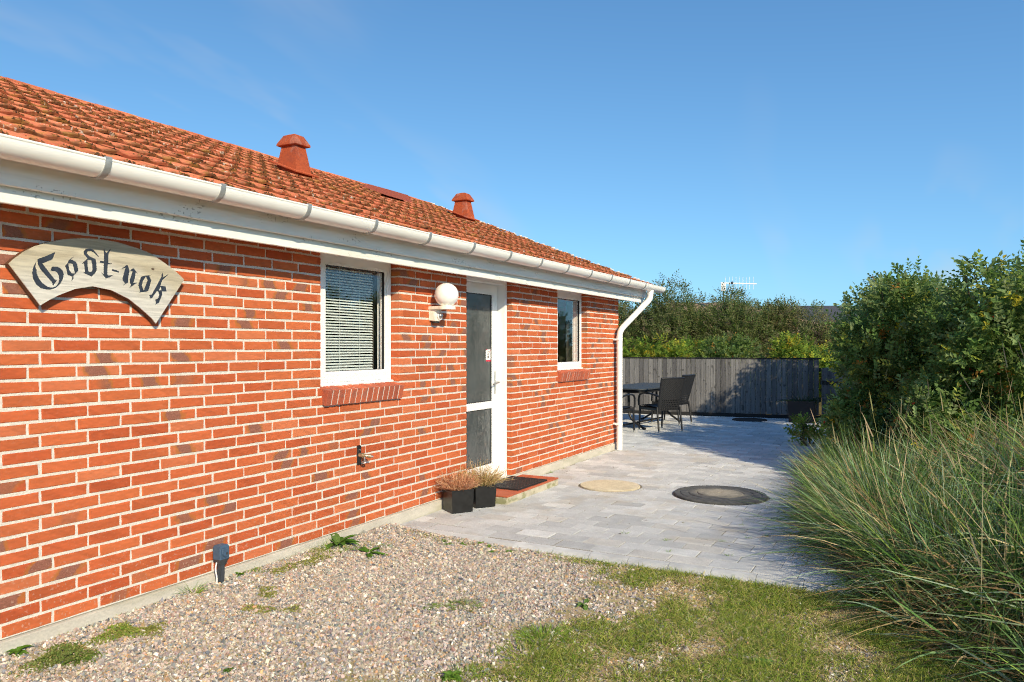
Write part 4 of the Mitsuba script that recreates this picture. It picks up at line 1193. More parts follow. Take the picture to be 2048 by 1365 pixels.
LG = [(2, (.25, .40, .06)), (2, (.19, .33, .05)), (1, (.35, .42, .10))]
DG = [(2, (.18, .26, .07)), (2, (.24, .30, .10)), (1, (.34, .34, .13))]
OG = [(2, (.30, .34, .09)), (2, (.40, .39, .13)), (1, (.22, .27, .07))]
WEEDS = [
    ('weed', 2.11, -.27, 'large sprawling grey green weed in the gravel, nearest the camera', lambda b, g: (mat_weed(b, g, 2.12, -.25, .155, 1900, DG, .010, .035), tuft(b, g, 2.12, -.25, .13, 190, .07, OG, 1.5), leaf_rosette(b, g, 2.15, -.33, 16, .10, .022, [(.09, .17, .03), (.12, .2, .04)], .2))),
    ('weed', 2.05, -.03, 'small broad leaved weed at the plinth by the left picture edge', lambda b, g: leaf_rosette(b, g, 2.045, -.04, 14, .065, .03, [(.07, .16, .025), (.10, .20, .03)], .35)),
    ('weed', 2.45, -.24, 'flat yellow green cushion of low weed in the gravel', lambda b, g: (mat_weed(b, g, 2.43, -.22, .125, 1700, LG[1:] + OG, .009, .022), mat_weed(b, g, 2.54, -.31, .10, 800, OG, .008, .015))),
    ('grass_tuft', 3.02, -.06, 'thin upright grass tuft at the plinth left of the power post', lambda b, g: tuft(b, g, 3.0, -.05, .05, 42, .13, LG, 1.6)),
    ('weed', 3.36, -.045, 'bright green little weed right of the power post', lambda b, g: (leaf_rosette(b, g, 3.36, -.045, 18, .045, .013, [(.13, .26, .03), (.17, .3, .05)], .6), mat_weed(b, g, 3.47, -.06, .05, 120, LG))),
    ('dock_plant', 4.24, -.09, 'broad leaved green dock plant growing against the plinth', lambda b, g: (leaf_rosette(b, g, 4.22, -.08, 17, .19, .055, [(.075, .17, .03), (.10, .21, .04), (.13, .22, .06)], .5), tuft(b, g, 4.12, -.13, .11, 150, .06, LG), mat_weed(b, g, 4.0, -.10, .12, 420, OG))),
    ('dandelion_plant', 4.22, -.36, 'narrow leaved dandelion rosette in the gravel before the dock plant', lambda b, g: (leaf_rosette(b, g, 4.20, -.37, 24, .16, .026, [(.09, .20, .03), (.12, .25, .04)], .28), tuft(b, g, 4.33, -.31, .12, 120, .05, LG, 1.2))),
    ('weed', 3.16, -.42, 'thin olive weed patch in the gravel before the power post', lambda b, g: [mat_weed(b, g, 3.16 + g.normal(0, .13), -.42 + g.normal(0, .1), .07, 260, OG, .008, .012) for _ in range(5)]),
    ('weed', 3.6, -.19, 'long yellowish weed patch along the plinth right of the power post', lambda b, g: [mat_weed(b, g, 3.55 + .12 * i, -.20 + g.normal(0, .04), .09, 330, OG, .008, .015) for i in range(4)]),
    ('grass_tuft', 3.69, -1.47, 'round green grass tuft alone in the middle of the gravel', lambda b, g: tuft(b, g, 3.69, -1.46, .085, 260, .055, DG + LG, 1.6)),
    ('weed', 3.56, -1.33, 'small spreading weed beside the round grass tuft in the gravel', lambda b, g: (leaf_rosette(b, g, 3.55, -1.30, 9, .04, .015, [(.12, .22, .04)], .2), mat_weed(b, g, 3.6, -1.33, .06, 140, LG))),
    ('weed', 2.43, -.99, 'tiny dark green weed sprig in the near gravel', lambda b, g: leaf_rosette(b, g, 2.43, -.99, 11, .034, .014, [(.08, .16, .03)], .4)),
    ('weed', 2.88, -1.91, 'leafy green clover like weed at the near edge of the lawn', lambda b, g: (leaf_rosette(b, g, 2.88, -1.90, 34, .062, .028, [(.10, .21, .03), (.15, .27, .05)], .5), tuft(b, g, 2.93, -1.94, .09, 160, .05, LG))),
    ('grass_tuft', 3.51, -2.05, 'bright green grass clump on the edge of the gravel', lambda b, g: (tuft(b, g, 3.51, -2.05, .12, 420, .075, LG, 1.0), tuft(b, g, 3.30, -2.08, .14, 400, .07, GREEN, 1.0))),
    ('plantain_weed', 4.05, -2.06, 'pale plantain weed with two leaves on the gravel edge', lambda b, g: leaf_rosette(b, g, 4.05, -2.06, 8, .075, .03, [(.15, .23, .07), (.11, .2, .05)], .35)),
    ('weed', 4.72, -.86, 'bright green weed strip along the kerb near the house', lambda b, g: [(leaf_rosette(b, g, 4.78 + g.normal(0, .05), -.62 - .09 * i, 7, .045, .018, [(.14, .27, .03), (.10, .21, .03)], .35), tuft(b, g, 4.80, -.30 - .14 * i, .06, 45, .04, OG)) for i in range(7)]),
    ('dandelion_plant', 3.56, -3.27, 'broad leaved dandelion in the lawn near the bottom of the picture', lambda b, g: leaf_rosette(b, g, 3.70, -3.10, 13, .075, .032, [(.10, .19, .05), (.13, .24, .06)], .25)),
]
for i, (key, x, y, label, fn) in enumerate(WEEDS):
    b = Blades()
    fn(b, R(700 + i))
    ms, c = b.mesh()
    tag(put(key, ms, 'mat_grass', color=np.clip(c, 0, 1)), label, 'weed' if 'grass' not in key else 'grass tuft')
b, g = Blades(), R(755)                                                # a few blown leaves and crumbs on the paving
for i in range(90):
    x, y = g.uniform(5.1, 11.5), g.uniform(-2.9, -.05)
    if y < bank_edge(x) + .02:
        continue
    a, l = g.uniform(0, 6.283), g.uniform(.008, .028)
    d, s_ = np.array([math.cos(a), math.sin(a), 0]), np.array([-math.sin(a), math.cos(a), 0])
    q = np.array([x, y, PZ + .004])
    up = np.array([0, 0, l * g.uniform(.05, .35)])
    b.add(np.array([q, q + d * l * .5 + s_ * l * .3 + up, q + d * l + up * .5, q + d * l * .5 - s_ * l * .3 + up]), [(0, 2, 1), (0, 3, 2)], np.repeat(np.array([[(.20, .13, .07), (.33, .24, .11), (.12, .10, .06), (.30, .28, .10)][int(g.integers(4))]]), 4, 0))
ms, c = b.mesh()
tag(put('fallen_leaves', ms, 'mat_leaf', color=c), 'few small brown leaves blown over the patio paving', 'leaves', kind='stuff')
b, g = Blades(), R(760)                                                # seedlings in the paving joints
for x, y in ((5.55, -2.1), (5.72, -2.45), (5.9, -2.62), (6.05, -2.75), (5.35, -2.6), (5.25, -2.2), (6.3, -2.5), (8.2, -.06), (5.6, -1.75), (7.9, -.05)):
    tuft(b, g, x, y, .018, 10, .04, LG, 1.4, z=PZ)
for i in range(60):
    tuft(b, g, 2.2 + i * .045 + g.normal(0, .03), -.022 - abs(g.normal(0, .012)), .02, int(g.integers(1, 7)), .03, OG, 1.0)
ms, c = b.mesh()
tag(put('joint_seedlings', ms, 'mat_grass', color=c), 'scattered green seedlings in the paving joints and along the plinth', 'seedlings', kind='stuff')

# ------------------------------------------------------------------ shrubs
ROSE = [(5, (.155, .245, .070)), (4, (.215, .32, .10)), (3, (.32, .42, .18)), (1.0, (.42, .47, .10)), (.25, (.72, .62, .08)), (.15, (.58, .27, .07))]
ROSE_Y = [(3, (.23, .35, .065)), (4, (.32, .44, .085)), (2, (.16, .27, .06)), (1.4, (.52, .52, .08)), (.5, (.74, .55, .07)), (.2, (.60, .28, .08))]
ROSE_B = [(4, (0.08, 0.152, 0.029)), (3, (0.12, 0.184, 0.038)), (2, (0.16, 0.176, 0.048)), (0.5, (0.288, 0.16, 0.064)), (0.3, (0.384, 0.352, 0.064))]
OLIVE = [(4, (.18, .235, .085)), (3, (.25, .29, .12)), (2, (.31, .31, .16)), (2, (.13, .20, .055)), (.7, (.36, .29, .20))]
DRY = [(4, (0.312, 0.225, 0.169)), (3, (0.413, 0.306, 0.225)), (2, (0.15, 0.15, 0.062)), (1, (0.213, 0.188, 0.088))]


def leaflets(P, D, N, L, W, C, fold=.25):
    """folded rhombic leaflets: base points P, directions D, normals N"""
    n = len(P)
    D = D / np.linalg.norm(D, axis=1, keepdims=True)
    S = np.cross(D, N)
    S /= np.maximum(np.linalg.norm(S, axis=1, keepdims=True), 1e-6)
    U = np.cross(S, D)
    mid = P + D * (L * .48)[:, None]
    V = np.stack([P, mid + S * (W / 2)[:, None] + U * (W * fold)[:, None], P + D * L[:, None], mid - S * (W / 2)[:, None] + U * (W * fold)[:, None]], 1)
    F = (np.array([(0, 1, 2), (0, 2, 3)])[None] + (np.arange(n) * 4)[:, None, None]).reshape(-1, 3)
    return V.reshape(-1, 3), F, np.repeat(C, 4, 0)


def shrub(key, label, c, rad, z0, n, table, seed, leaf=(.060, .043), lobes=14, kind='rose', hips=0, stems=26, squash=.5, cats='shrub', group=None):
    """clumps of leaf sprays over lobes that sit on the rim of an ellipsoid, with stems from the ground"""
    rg = R(seed)
    c, rad = np.array(c, float), np.array(rad, float)
    lob = []
    for i in range(lobes):
        d = rg.normal(0, 1, 3)
        d[2] = abs(d[2]) * 1.25 - .55
        d /= np.linalg.norm(d)
        lob.append((c + d * rad * rg.uniform(.58, .86), rad * rg.uniform(.20, .40)))
    lob.append((c, rad * .62))
    per = n // (len(lob) * 7)
    P, D, N, Cc = [], [], [], []
    for lc, lr in lob:
        d = rg.normal(0, 1, (per, 3))
        d /= np.linalg.norm(d, axis=1, keepdims=True)
        r = (1 - np.abs(rg.normal(0, .15, per))) * (.72 + .56 * meshkit.fbm(d * 2.3 + lc, 3, seed))
        p = lc + d * r[:, None] * lr
        out = d * [1, 1, .55] + [0, 0, .55] + rg.normal(0, .45, (per, 3))
        out /= np.linalg.norm(out, axis=1, keepdims=True)
        nor = d * .7 + [0, 0, .8] + rg.normal(0, .45, (per, 3))
        col = pick(rg, per, table)
        side = np.cross(out, nor)
        side /= np.maximum(np.linalg.norm(side, axis=1, keepdims=True), 1e-6)
        for j in range(7):
            t = (j // 2) / 3.0
            sg = (0 if j == 6 else (1 if j % 2 else -1))
            P.append(p + out * (t * leaf[0] * 2.1)[..., None] if np.ndim(t) else p + out * t * leaf[0] * 2.1)
            D.append(out * (.55 if sg else 1) + side * sg * .85 + rg.normal(0, .16, (per, 3)))
            N.append(nor + rg.normal(0, .25, (per, 3)))
            Cc.append(col * rg.uniform(.85, 1.15, (per, 1)))
    P, D, N, Cc = map(np.vstack, (P, D, N, Cc))
    ok = P[:, 2] > z0
    P, D, N, Cc = P[ok], D[ok], N[ok], Cc[ok]
    m = len(P)
    V, F, C = leaflets(P, D, N, leaf[0] * rg.uniform(.7, 1.2, m), leaf[1] * rg.uniform(.7, 1.2, m), Cc)
    tag(key, label, cats, group)
    put(key + '__leaves', trimesh.Trimesh(V, F, process=False), 'mat_leaf', color=np.clip(C, 0, 1))
    st = []
    for i in range(stems):
        lc, lr = lob[int(rg.integers(len(lob)))]
        e = lc + rg.normal(0, .5, 3) * lr + [0, 0, lr[2] * .4]
        s0 = np.array([c[0] + rg.normal(0, .25) * rad[0], c[1] + rg.normal(0, .25) * rad[1], z0 - .12])
        mid = (s0 + e) / 2 + rg.normal(0, .08, 3) + [0, 0, .15]
        t = np.linspace(0, 1, 6)[:, None]
        st.append(tube((1 - t) ** 2 * s0 + 2 * t * (1 - t) * mid + t * t * e, np.linspace(.013, .004, 6) * (1 + .3 * rg.random()), 5, False))
    put(key + '__stems', cat(st), 'mat_bark', smooth=True)
    if hips:
        hs = []
        for i in rg.choice(m, hips):
            hs.append(shift(trimesh.creation.icosphere(1, rg.uniform(.011, .016)), *(P[i] + [0, 0, .012])))
        put(key + '__rose_hips', cat(hs), 'mat_hip', 'scattered red rose hips', smooth=True, kind='stuff')
    return key


shrub('rose_bush', 'rose bush with red hips at the left end of the row, before the fence end', (9.85, -3.62, 1.16), (0.86, 0.70, 0.92), 0.05, 17000, ROSE, 801, leaf=(.056, .042), hips=26, lobes=30, stems=18)
shrub('rose_bush_001', 'rose bush with a rounded crown against the sky, second from the left', (10.7, -3.72, 1.28), (0.85, 0.7, 1.0), 0.1, 16000, ROSE, 802, leaf=(.056, .042), hips=22, lobes=30, stems=18)
shrub('rose_bush_002', 'tall rose bush near the right picture edge, rising highest of the row', (8.95, -4.52, 1.3), (0.82, 0.66, 0.98), 0.2, 18000, ROSE, 803, leaf=(.056, .042), hips=24, lobes=30, stems=18)
shrub('rose_bush_003', 'rose bush on the bank cut off by the right picture edge', (9.9, -5.05, 1.3), (0.9, 0.7, 1.0), 0.3, 15000, ROSE, 804, leaf=(.056, .042), hips=14, lobes=30, stems=18)
shrub('rose_bush_004', 'rose bush farther along the bank, mostly hidden behind the front row', (12.0, -3.65, 1.3), (0.95, 0.72, 1.05), 0.1, 13000, ROSE, 805, leaf=(.056, .042), hips=10, lobes=30, stems=18)
shrub('rose_bush_005', 'low green rose growth at the foot of the leftmost rose bush', (9.7, -3.12, 0.3), (0.75, 0.34, 0.48), -0.09, 7000, ROSE, 806, leaf=(.056, .042), hips=4, lobes=22, stems=10)
shrub('rose_bush_006', 'low rose growth between the dune grass and the tall rose bush', (8.75, -3.95, 0.5), (0.7, 0.4, 0.55), -0.05, 7000, ROSE, 807, leaf=(.056, .042), hips=4, lobes=22, stems=10)
shrub('rose_bush_007', 'tall rose bush standing beside the return fence in the far corner', (14.55, -3.35, 1.36), (0.95, 0.72, 1.1), 0.05, 13000, ROSE, 811, leaf=(.056, .042), hips=8, lobes=28, stems=14)
shrub('rose_bush_008', 'rose bush in the row between the middle of the bank and the fence corner', (13.3, -3.5, 1.34), (0.95, 0.72, 1.08), 0.1, 13000, ROSE, 812, leaf=(.056, .042), hips=8, lobes=28, stems=14)
shrub('rose_shoot', 'small yellow green rose shoots hanging over the edge of the paving', (11.95, -2.28, .06), (.42, .24, .24), PZ + .01, 900, [(3, (.34, .40, .07)), (2, (.24, .32, .05)), (2, (.50, .46, .16))], 808, leaf=(.05, .036), lobes=7, stems=9)
for i, (x, y, rx, top, lab) in enumerate(((17.0, 2.75, .95, 1.55, 'bright rose hedge bush behind the fence next to the downpipe'), (17.1, 1.25, 1.0, 1.58, 'bright rose hedge bush with yellow leaves behind the fence above the chairs'),
                                          (17.2, -.25, 1.0, 1.56, 'rose hedge bush behind the middle of the fence'), (17.35, -1.75, 1.0, 1.66, 'rose hedge bush behind the right end of the fence'))):
    shrub('hedge_rose' + (f'_{i:03d}' if i else ''), lab, (x, y, top - .82), (.72, rx, .82), -.05, 14000, ROSE_Y if i != 2 else ROSE, 820 + i, hips=8, lobes=26, stems=12, group='rose hedge behind the fence')
for i, (x, y, ry, top, tb, lab) in enumerate(((18.3, 3.3, 1.0, 2.62, OLIVE, 'olive green willow like shrub behind the roof end and downpipe'), (18.7, 1.75, 1.0, 2.78, OLIVE, 'tall olive shrub with thin upright shoots above the garden chairs'),
                                              (19.3, .45, 1.05, 2.62, OLIVE, 'olive shrub below the television aerial'), (19.9, -.75, 1.05, 2.38, OLIVE[1:] + DRY[2:], 'sparse olive shrub in front of the thatched roof'),
                                              (20.6, -2.0, 1.1, 1.85, DRY, 'dry pinkish brown shrub in front of the dark roof'), (21.6, -3.3, 1.3, 1.7, DRY, 'dry brown shrub half hidden behind the big rose bushes'))):
    key = 'willow_shrub' + (f'_{i:03d}' if i else '')
    shrub(key, lab, (x, y, top * .52), (1.0, ry * 1.15, top * .50), -.1, 30000, tb, 840 + i, leaf=(.078, .027), lobes=34, stems=26, group='shrubs behind the rose hedge')
    b, rg = Blades(), R(860 + i)                                        # thin leafy shoots that stick out of the crown
    st = []
    for j in range(34):
        p0 = np.array([x + rg.normal(0, .45), y + rg.normal(0, ry * .5), top * .72 + rg.normal(0, .1)])
        d = np.array([rg.normal(0, .16), rg.normal(0, .2), 1.0])
        L = rg.uniform(.3, .72) * (top / 2.6)
        p0[2] = min(p0[2], top * .62)
        st.append(tube([p0, p0 + d * L * .5, p0 + d * L], [.006, .0045, .002], 4, False))
        m = int(75 * L)
        t = rg.uniform(.15, 1, m)
        P = p0 + d * (L * t)[:, None]
        D = rg.normal(0, 1, (m, 3)) * [1, 1, .5] + [0, 0, .6]
        b.add(*leaflets(P, D, rg.normal(0, .5, (m, 3)) + [0, 0, 1], rg.uniform(.05, .085, m), rg.uniform(.018, .030, m), pick(rg, m, tb)))
    ms, c = b.mesh()
    put(key + '__shoots', ms, 'mat_leaf', color=np.clip(c, 0, 1))
    put(key + '__twigs', cat(st), 'mat_bark', kind='stuff')

# ------------------------------------------------------------------ dune grass
MARRAM = [(5, (.14, .25, .085)), (4, (.21, .33, .14)), (2.4, (.38, .50, .33)), (4, (.075, .15, .035)), (1.7, (.64, .53, .31)), (.9, (.36, .25, .13)), (1.6, (.34, .45, .10))]


def marram(n, xr, depth, seed, L, wid, segs, view_only=True):
    rg = R(seed)
    x = rg.uniform(*xr, n)
    d = depth[0] + (depth[1] - depth[0]) * rg.random(n) ** 1.15
    # tussocks: draw the roots towards random centres
    tc = np.stack([rg.uniform(*xr, 900), rg.uniform(*depth, 900)], 1)
    from scipy.spatial import cKDTree
    _, i = cKDTree(tc).query(np.stack([x, d], 1))
    pull = rg.uniform(.2, .8, n)
    x, d = x * (1 - pull) + tc[i, 0] * pull, d * (1 - pull) + tc[i, 1] * pull
    y = bank_edge(x) - d
    ok = in_view(x, y, .4, 500) if view_only else x > -9
    x, y, d, i = x[ok], y[ok], d[ok], i[ok]
    m = len(x)
    z = bank_z(x, y) - .01
    az = rg.uniform(0, 6.283, 900)[i]
    dirs = np.stack([np.cos(az) * .78 - .06, np.sin(az) * .78 + .12, np.full(m, .95)], 1) + rg.normal(0, .50, (m, 3))
    edge = np.clip(1 - d / .5, 0, 1)
    dirs[:, 1] += edge * .16
    dirs[:, 2] -= edge * .15
    le = rg.uniform(*L, m) * np.interp(x, [6.3, 8.6], [1, .62]) * (1 - .52 * edge) * (.75 + .5 * meshkit.fbm(np.stack([x * .9, y * .9, x * 0], -1), 3, seed))
    dead = rg.random(900)[i] < .27
    cols = np.where((dead & (rg.random(m) < .7))[:, None], pick(rg, m, [(3, (.42, .32, .17)), (2, (.30, .20, .105)), (1, (.55, .44, .27))]), pick(rg, m, MARRAM))
    return ribbons(np.stack([x, y, z], 1), dirs, le, rg.uniform(*wid, m), rg.uniform(.0, 1.6, m) ** 1.2, cols, segs, rg, .25)


b = Blades()
b.add(*marram(14000, (3.2, 7.2), (-.06, 2.0), 901, (.40, .98), (.005, .017), 6))
b.add(*marram(15000, (6.6, 10.6), (-.05, 1.5), 902, (.35, .95), (.006, .017), 5))
b.add(*marram(5500, (3.2, 8.5), (-.10, .5), 903, (.20, .55), (.003, .006), 4))
b.add(*marram(2600, (3.4, 10.5), (.1, 1.7), 904, (.85, 1.25), (.006, .012), 7))
b.add(*marram(7000, (5.5, 13.0), (1.6, 3.6), 905, (.45, .95), (.006, .010), 3, False))
rg = R(908)                                                            # dense tussocks near the edge, whose shade falls on the paving
for tx_, ty_, n in ((5.25, -3.85, 900), (5.75, -3.62, 800), (6.25, -3.50, 1300), (6.9, -3.42, 800), (7.7, -3.38, 800), (8.5, -3.2, 480), (4.9, -4.2, 560), (9.6, -3.1, 420)):
    a, q = rg.random(n) * 6.283, .17 * np.sqrt(rg.random(n))
    x, y = tx_ + q * np.cos(a), ty_ + q * np.sin(a)
    dirs = np.stack([np.cos(a) * q * 4.2 - .06, np.sin(a) * q * 4.2 + .06, np.ones(n)], 1) + rg.normal(0, .26, (n, 3))
    b.add(*ribbons(np.stack([x, y, bank_z(x, y) - .01], 1), dirs, rg.uniform(.55, 1.05, n) * np.interp(tx_, [6.5, 9], [1, .75]), rg.uniform(.004, .010, n), rg.uniform(.0, 1.1, n), pick(rg, n, MARRAM), 6, rg, .25))
rg = R(907)
n = 110
x, d = rg.uniform(3.6, 9.5, n), rg.uniform(.15, 1.8, n)
y = bank_edge(x) - d
root = np.stack([x, y, bank_z(x, y)], 1)
dirs = np.stack([rg.normal(-.05, .28, n), rg.normal(.12, .28, n), np.ones(n)], 1)
le = rg.uniform(.75, 1.25, n) * np.interp(x, [6.5, 9], [1, .7])
st = pick(rg, n, [(3, (.62, .50, .30)), (1, (.50, .44, .22))])
b.add(*ribbons(root, dirs, le, rg.uniform(.003, .0045, n), rg.uniform(0, .35, n), st, 4, rg, .7))
hd = dirs / np.linalg.norm(dirs, axis=1, keepdims=True)
b.add(*ribbons(root + hd * (le * .86)[:, None] - [0, 0, .05], hd, rg.uniform(.12, .2, n), rg.uniform(.006, .010, n), np.zeros(n), st * .9, 3, rg, .5))
ms, c = b.mesh()
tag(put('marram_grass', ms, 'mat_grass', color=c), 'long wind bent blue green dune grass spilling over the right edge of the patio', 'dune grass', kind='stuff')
b, rg = Blades(), R(906)                                               # dead litter under the grass
n = 16000
x = rg.uniform(3.2, 9.5, n)
d = rg.uniform(-.12, 1.2, n)
y = bank_edge(x) - d
b.add(*ribbons(np.stack([x, y, bank_z(x, y) + rg.uniform(0, .12, n)], 1), rg.normal(0, 1, (n, 3)) * [1, 1, .28] + [-.2, .35, .12], rg.uniform(.12, .42, n), rg.uniform(.002, .0042, n), rg.uniform(0, .4, n), pick(rg, n, [(3, (.26, .17, .085)), (2, (.16, .10, .05)), (1, (.42, .31, .17)), (1, (.09, .11, .03))]), 2, rg))
ms, c = b.mesh()
tag(put('grass_litter', ms, 'mat_grass', color=c), 'brown dead grass lying under the dune grass', 'dead grass', kind='stuff')

# ------------------------------------------------------------------ fence, furniture
k = 'timber_fence'
tag(k, 'long weathered grey vertical board fence across the end of the patio', 'fence')
FX = lambda y: 15.60 + (1.8 - y) * .125
rg = R(95)
pl = [mikit.ply(m, 'mat_plank') for m in (B(-.011, .011, -.0472, .0472, -.02, 1.10, .0025), B(-.011, .011, -.0465, .0465, -.02, 1.10, .003), B(-.0105, .0105, -.0476, .0476, -.022, 1.098, .002))]
for i in range(30, 86):
    y = -5 + (i + .5) * .0985
    if y > 3.3:
        break
    put(k + '__plank', move(pl[int(rg.integers(3))], T().translate([FX(y) + rg.normal(0, .002), y, rg.normal(0, .0035)]).rotate([0, 0, 1], 7.1 + rg.normal(0, .8))), None)
for i, (z0, z1, dx, lab) in enumerate(((1.101, 1.122, 0, 'dark capping rail'), (-.15, -.024, .004, 'dark kick board at the ground'), (.25, .33, .036, None), (.85, .93, .036, None))):
    m = B(-.030 if i < 2 else -.02, .030 if i < 2 else .02, -2.70, 2.70, z0, z1, .003)
    put(k + '__rail', rot(shift(m, FX(.6) + dx, .6, 0), 7.1, (0, 0, 1), (FX(.6) + dx, .6, 0)), 'mat_dark_timber', lab)
k = 'return_fence'
tag(k, 'short lower reddish grey board fence turning off at the right end of the long fence', 'fence')
for i in range(9):
    p = np.array([16.02, -2.12]) + np.array([-.74, -.67]) * .0985 * (i + .3)
    put(k + '__plank', move(mikit.ply(B(-.011, .011, -.0472, .0472, -.1, .925 - .004 * i, .0025), 'mat_plank') if i == 0 else scene[k + '__plank'], T().translate([p[0], p[1], rg.normal(0, .003)]).rotate([0, 0, 1], -42 + rg.normal(0, 1))), None)
put(k + '__rail', rot(shift(B(-.02, .02, -.9, .02, .6, .68), 16.05, -2.10, 0), -47.8, (0, 0, 1), (16.05, -2.10, 0)), 'mat_dark_timber')
k = 'fence_planter'
tag(k, 'black square planter box in the shaded corner of the fence', 'planter')
put(k + '__box', shift(ring_stack([(.22, .22, -.09, 0, 0), (.235, .235, .32, 0, 0), (.215, .215, .32, 0, 0), (.205, .205, .27, 0, 0)]), 15.42, -1.82, 0), 'mat_black_metal')
put(k + '__soil', B(15.23, 15.61, -2.01, -1.63, .24, .275), 'mat_pot_soil')
b = Blades()
tuft(b, R(96), 15.42, -1.82, .15, 110, .42, [(3, (.05, .09, .035)), (1, (.10, .14, .06))], 1.6, (.006, .011), z=.27)
ms, c = b.mesh()
tag(put('planter_grass', ms, 'mat_grass', color=c), 'arching dark grass plant in the black planter box by the fence', 'plant')

k = 'garden_table'
tag(k, 'dark grey garden table with rounded corners on the far patio', 'table')
tp = sbox(-1.08, -.48, 1.08, .48).buffer(-.12).buffer(.12)
TT = trimesh.transformations.concatenate_matrices(trimesh.transformations.translation_matrix((13.54, .72, 0)), trimesh.transformations.rotation_matrix(math.radians(-6), (0, 0, 1)))


def tput(key, m, mat, label=None, smooth=False):
    m.apply_transform(TT)
    return put(key, m, mat, label, smooth=smooth)


tput(k + '__tabletop', shift(trimesh.creation.extrude_polygon(tp, .022, engine='earcut'), 0, 0, .608), 'mat_dark_grey')
tput(k + '__apron', shift(trimesh.creation.extrude_polygon(tp.buffer(-.05).difference(tp.buffer(-.08)), .055, engine='earcut'), 0, 0, .552), 'mat_black_metal')
for s_ in (-1, 1):
    for q in (-.09, .09):
        tput(k + '__leg', tube(bend([(s_ * .82, q, .56), (s_ * .82, q * 1.1, .1), (s_ * .82, q * 4.2, -.07), (s_ * .82, q * 4.6, -.075)], .18, 6), .020, 10), 'mat_black_metal', smooth=40)
tput(k + '__stretcher', tube([(-.82, 0, -.03), (.82, 0, -.03)], .018, 8), 'mat_black_metal', smooth=40)


def weave(f, nu, nv, th, holes):
    """a woven panel: f(u, v) gives points; strips over and under one another as thin raised ribs"""
    us, vs = np.linspace(0, 1, nu + 1), np.linspace(0, 1, nv + 1)
    P = np.array([[f(u, v) for v in vs] for u in us])
    n = np.cross(P[-1, 0] - P[0, 0], P[0, -1] - P[0, 0])
    n /= np.linalg.norm(n)
    chk = (np.add.outer(np.arange(nu + 1), np.arange(nv + 1)) % 2) * th
    top = P + n * (th + chk)[..., None]
    bot = P - n * (th + chk)[..., None]
    i = np.arange((nu + 1) * (nv + 1)).reshape(nu + 1, nv + 1)
    F = []
    for a in range(nu):
        for c in range(nv):
            if holes(a, c):
                continue
            q = (i[a, c], i[a + 1, c], i[a + 1, c + 1], i[a, c + 1])
            F += [(q[0], q[1], q[2]), (q[0], q[2], q[3]), (q[2] + i.size, q[1] + i.size, q[0] + i.size), (q[3] + i.size, q[2] + i.size, q[0] + i.size)]
    return trimesh.Trimesh(np.vstack([top.reshape(-1, 3), bot.reshape(-1, 3)]), np.array(F), process=False)


def chair(key, label, x, y, yaw):
    tag(key, label, 'chair', 'black woven garden chairs round the table')
    M = trimesh.transformations.concatenate_matrices(trimesh.transformations.translation_matrix((x, y, PZ)), trimesh.transformations.rotation_matrix(math.radians(yaw), (0, 0, 1)))

    def cp(name, m, mat='mat_wicker', smooth=False):
        m.apply_transform(M)
        return put(key + '__' + name, m, mat, smooth=smooth)

    def back(u, v):
        w = .205 + .030 * v
        return np.array([(u * 2 - 1) * w, -.235 - .15 * v - .035 * math.cos((u * 2 - 1) * 1.3) + .02, .36 + .55 * v])

    cp('backrest', cat([weave(back, 24, 30, .0045, lambda a, c: c < 11 and a % 2 == 1 and c % 2 == 1 and 2 < a < 22), tube([back(0, v) for v in np.linspace(0, 1, 8)], .014, 8), tube([back(1, v) for v in np.linspace(0, 1, 8)], .014, 8), tube([back(u, 1) for u in np.linspace(0, 1, 9)], .016, 8)]))
    cp('seat', cat([weave(lambda u, v: np.array([(u * 2 - 1) * .235, -.235 + .47 * v, .415 + .012 * v]), 22, 22, .006, lambda a, c: False), B(-.245, .245, -.24, .245, .355, .405, .012)]))
    for s_ in (-1, 1):
        cp('armrest', tube(bend([(s_ * .228, -.30, .60), (s_ * .265, -.12, .645), (s_ * .268, .12, .645), (s_ * .262, .245, .60), (s_ * .255, .255, .42)], .09, 6), .0165, 10, True, 1.0), smooth=40)
        for yy, dy in ((-.245, -.06), (.245, .02)):
            lg = cp('leg', tube([(s_ * .235, yy, .42), (s_ * .240, yy + dy, .03)], [.019, .015], 10), smooth=40)
            m = tube([(s_ * .240, yy + dy, .03), (s_ * .2405, yy + dy, .0005)], [.0165, .0175], 10)
            m.apply_transform(M)
            put(lg + '__foot', m, 'mat_zinc', smooth=40)


chair('garden_chair', 'black woven garden armchair turned with its back to the patio, nearest at the table', 12.755, .165, -36.9)
chair('garden_chair_001', 'black woven garden armchair farther along the table, its backrest showing behind the near one', 13.98, .33, -12)
chair('garden_chair_002', 'black garden armchair at the end of the table, half hidden behind the downpipe', 12.02, .72, -95)

# ------------------------------------------------------------------ houses far behind
def far(u, Z):
    X = (u - 1024) / 1518.454 * Z
    return np.array([FWD[0] * Z + FWD[1] * X, FWD[1] * Z - FWD[0] * X + CAM[1]])


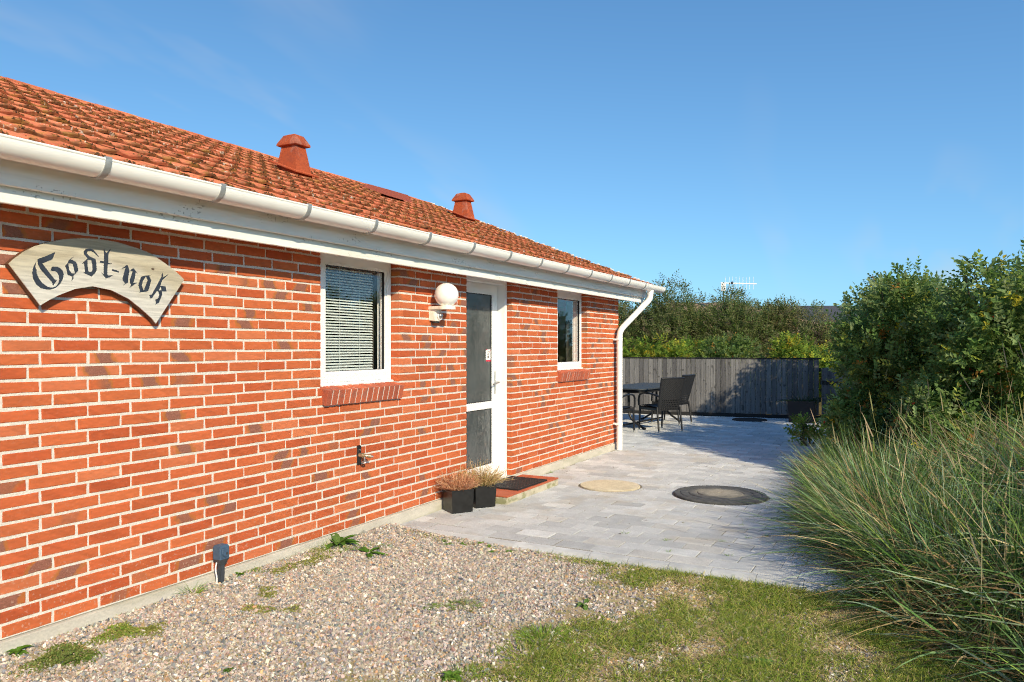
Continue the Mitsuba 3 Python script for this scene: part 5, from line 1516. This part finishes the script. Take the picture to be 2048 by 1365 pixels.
def house(key, label, c, L, Wd, eave, ridge, yaw, roofm, over=.5):
    tag(key, label, 'house')
    A = lambda m: shift(rot(m, yaw, (0, 0, 1)), c[0], c[1], 0)
    put(key + '__wall', A(cat([B(-L / 2, L / 2, -Wd / 2, Wd / 2, -.5, eave), prism_yz(Polygon([(-Wd / 2, eave), (Wd / 2, eave), (0, ridge - .25)]), -L / 2, L / 2)])), 'mat_render_white')
    h = Wd / 2 + over
    t = (ridge - eave) / (Wd / 2)
    put(key + '__roof', A(prism_yz(Polygon([(-h, eave - over * t), (0, ridge), (h, eave - over * t), (h, eave - over * t - .3), (0, ridge - .32), (-h, eave - over * t - .3)]), -L / 2 - over, L / 2 + over)), roofm)
    for s_ in (-1, 1):
        for q in (-.3, .1, .35):
            w = put(key + '__window', A(B(q * L - .6, q * L + .6, s_ * Wd / 2 - .04, s_ * Wd / 2 + .04, .5, eave - .35)), 'mat_white_frame')
            put(w + '__pane', A(B(q * L - .5, q * L + .5, s_ * (Wd / 2 + .005) - .04, s_ * (Wd / 2 + .005) + .04, .6, eave - .45)), 'mat_gasket')
    return A


tag('thatched_house', 'distant house with a pinkish brown hipped thatched roof behind the shrubs', 'house')
c = far(1425, 39)
hip = trimesh.convex.convex_hull(np.array([(sx * 5.6, sy * 5.0, z) for sx in (-1, 1) for sy in (-1, 1) for z in (1.55, 1.85)] + [(-2.2, 0, 3.58), (1.2, 0, 3.58)]))
put('thatched_house__roof', shift(rot(hip, 28 - 90, (0, 0, 1)), c[0], c[1], 0), 'mat_thatch')
put('thatched_house__wall', shift(rot(B(-4.9, 4.9, -4.3, 4.3, -.5, 1.7), 28 - 90, (0, 0, 1)), c[0], c[1], 0), 'mat_render_white')
c2 = far(1648, 58)
house('dark_roof_house', 'distant house with a long dark slate grey roof left of the big rose bushes', c2, 9, 7, 2.0, 4.42, -62, 'mat_slate')
k = 'tv_antenna'
tag(k, 'white television aerial with a long boom standing above the shrubs', 'aerial')
a = far(1447, 37.2)
put(k + '__mast', tube([(a[0], a[1], 2.4), (a[0], a[1], 4.48)], .035, 8), 'mat_dark_grey')
rt = np.array([FWD[1], -FWD[0]])
bp0, bp1 = a - rt * .14, a + rt * 1.62
put(k + '__boom', tube([(*bp0, 4.44), (*bp1, 4.40)], .028, 6), 'mat_white_frame')
put(k + '__reflector', B(a[0] - .10, a[0] + .10, a[1] - .10, a[1] + .10, 4.05, 4.44), 'mat_white_frame')
for i in range(9):
    q = a + rt * (.1 + .17 * i)
    put(k + '__element', tube([(*q, 4.43 - .31), (*q, 4.43 + .31)], .008, 4), 'mat_white_frame')
put(k + '__balun', B(*(a + rt * .42).repeat(2) + np.array([-.05, .05, -.05, .05]), 4.38, 4.50), 'mat_dark_grey')
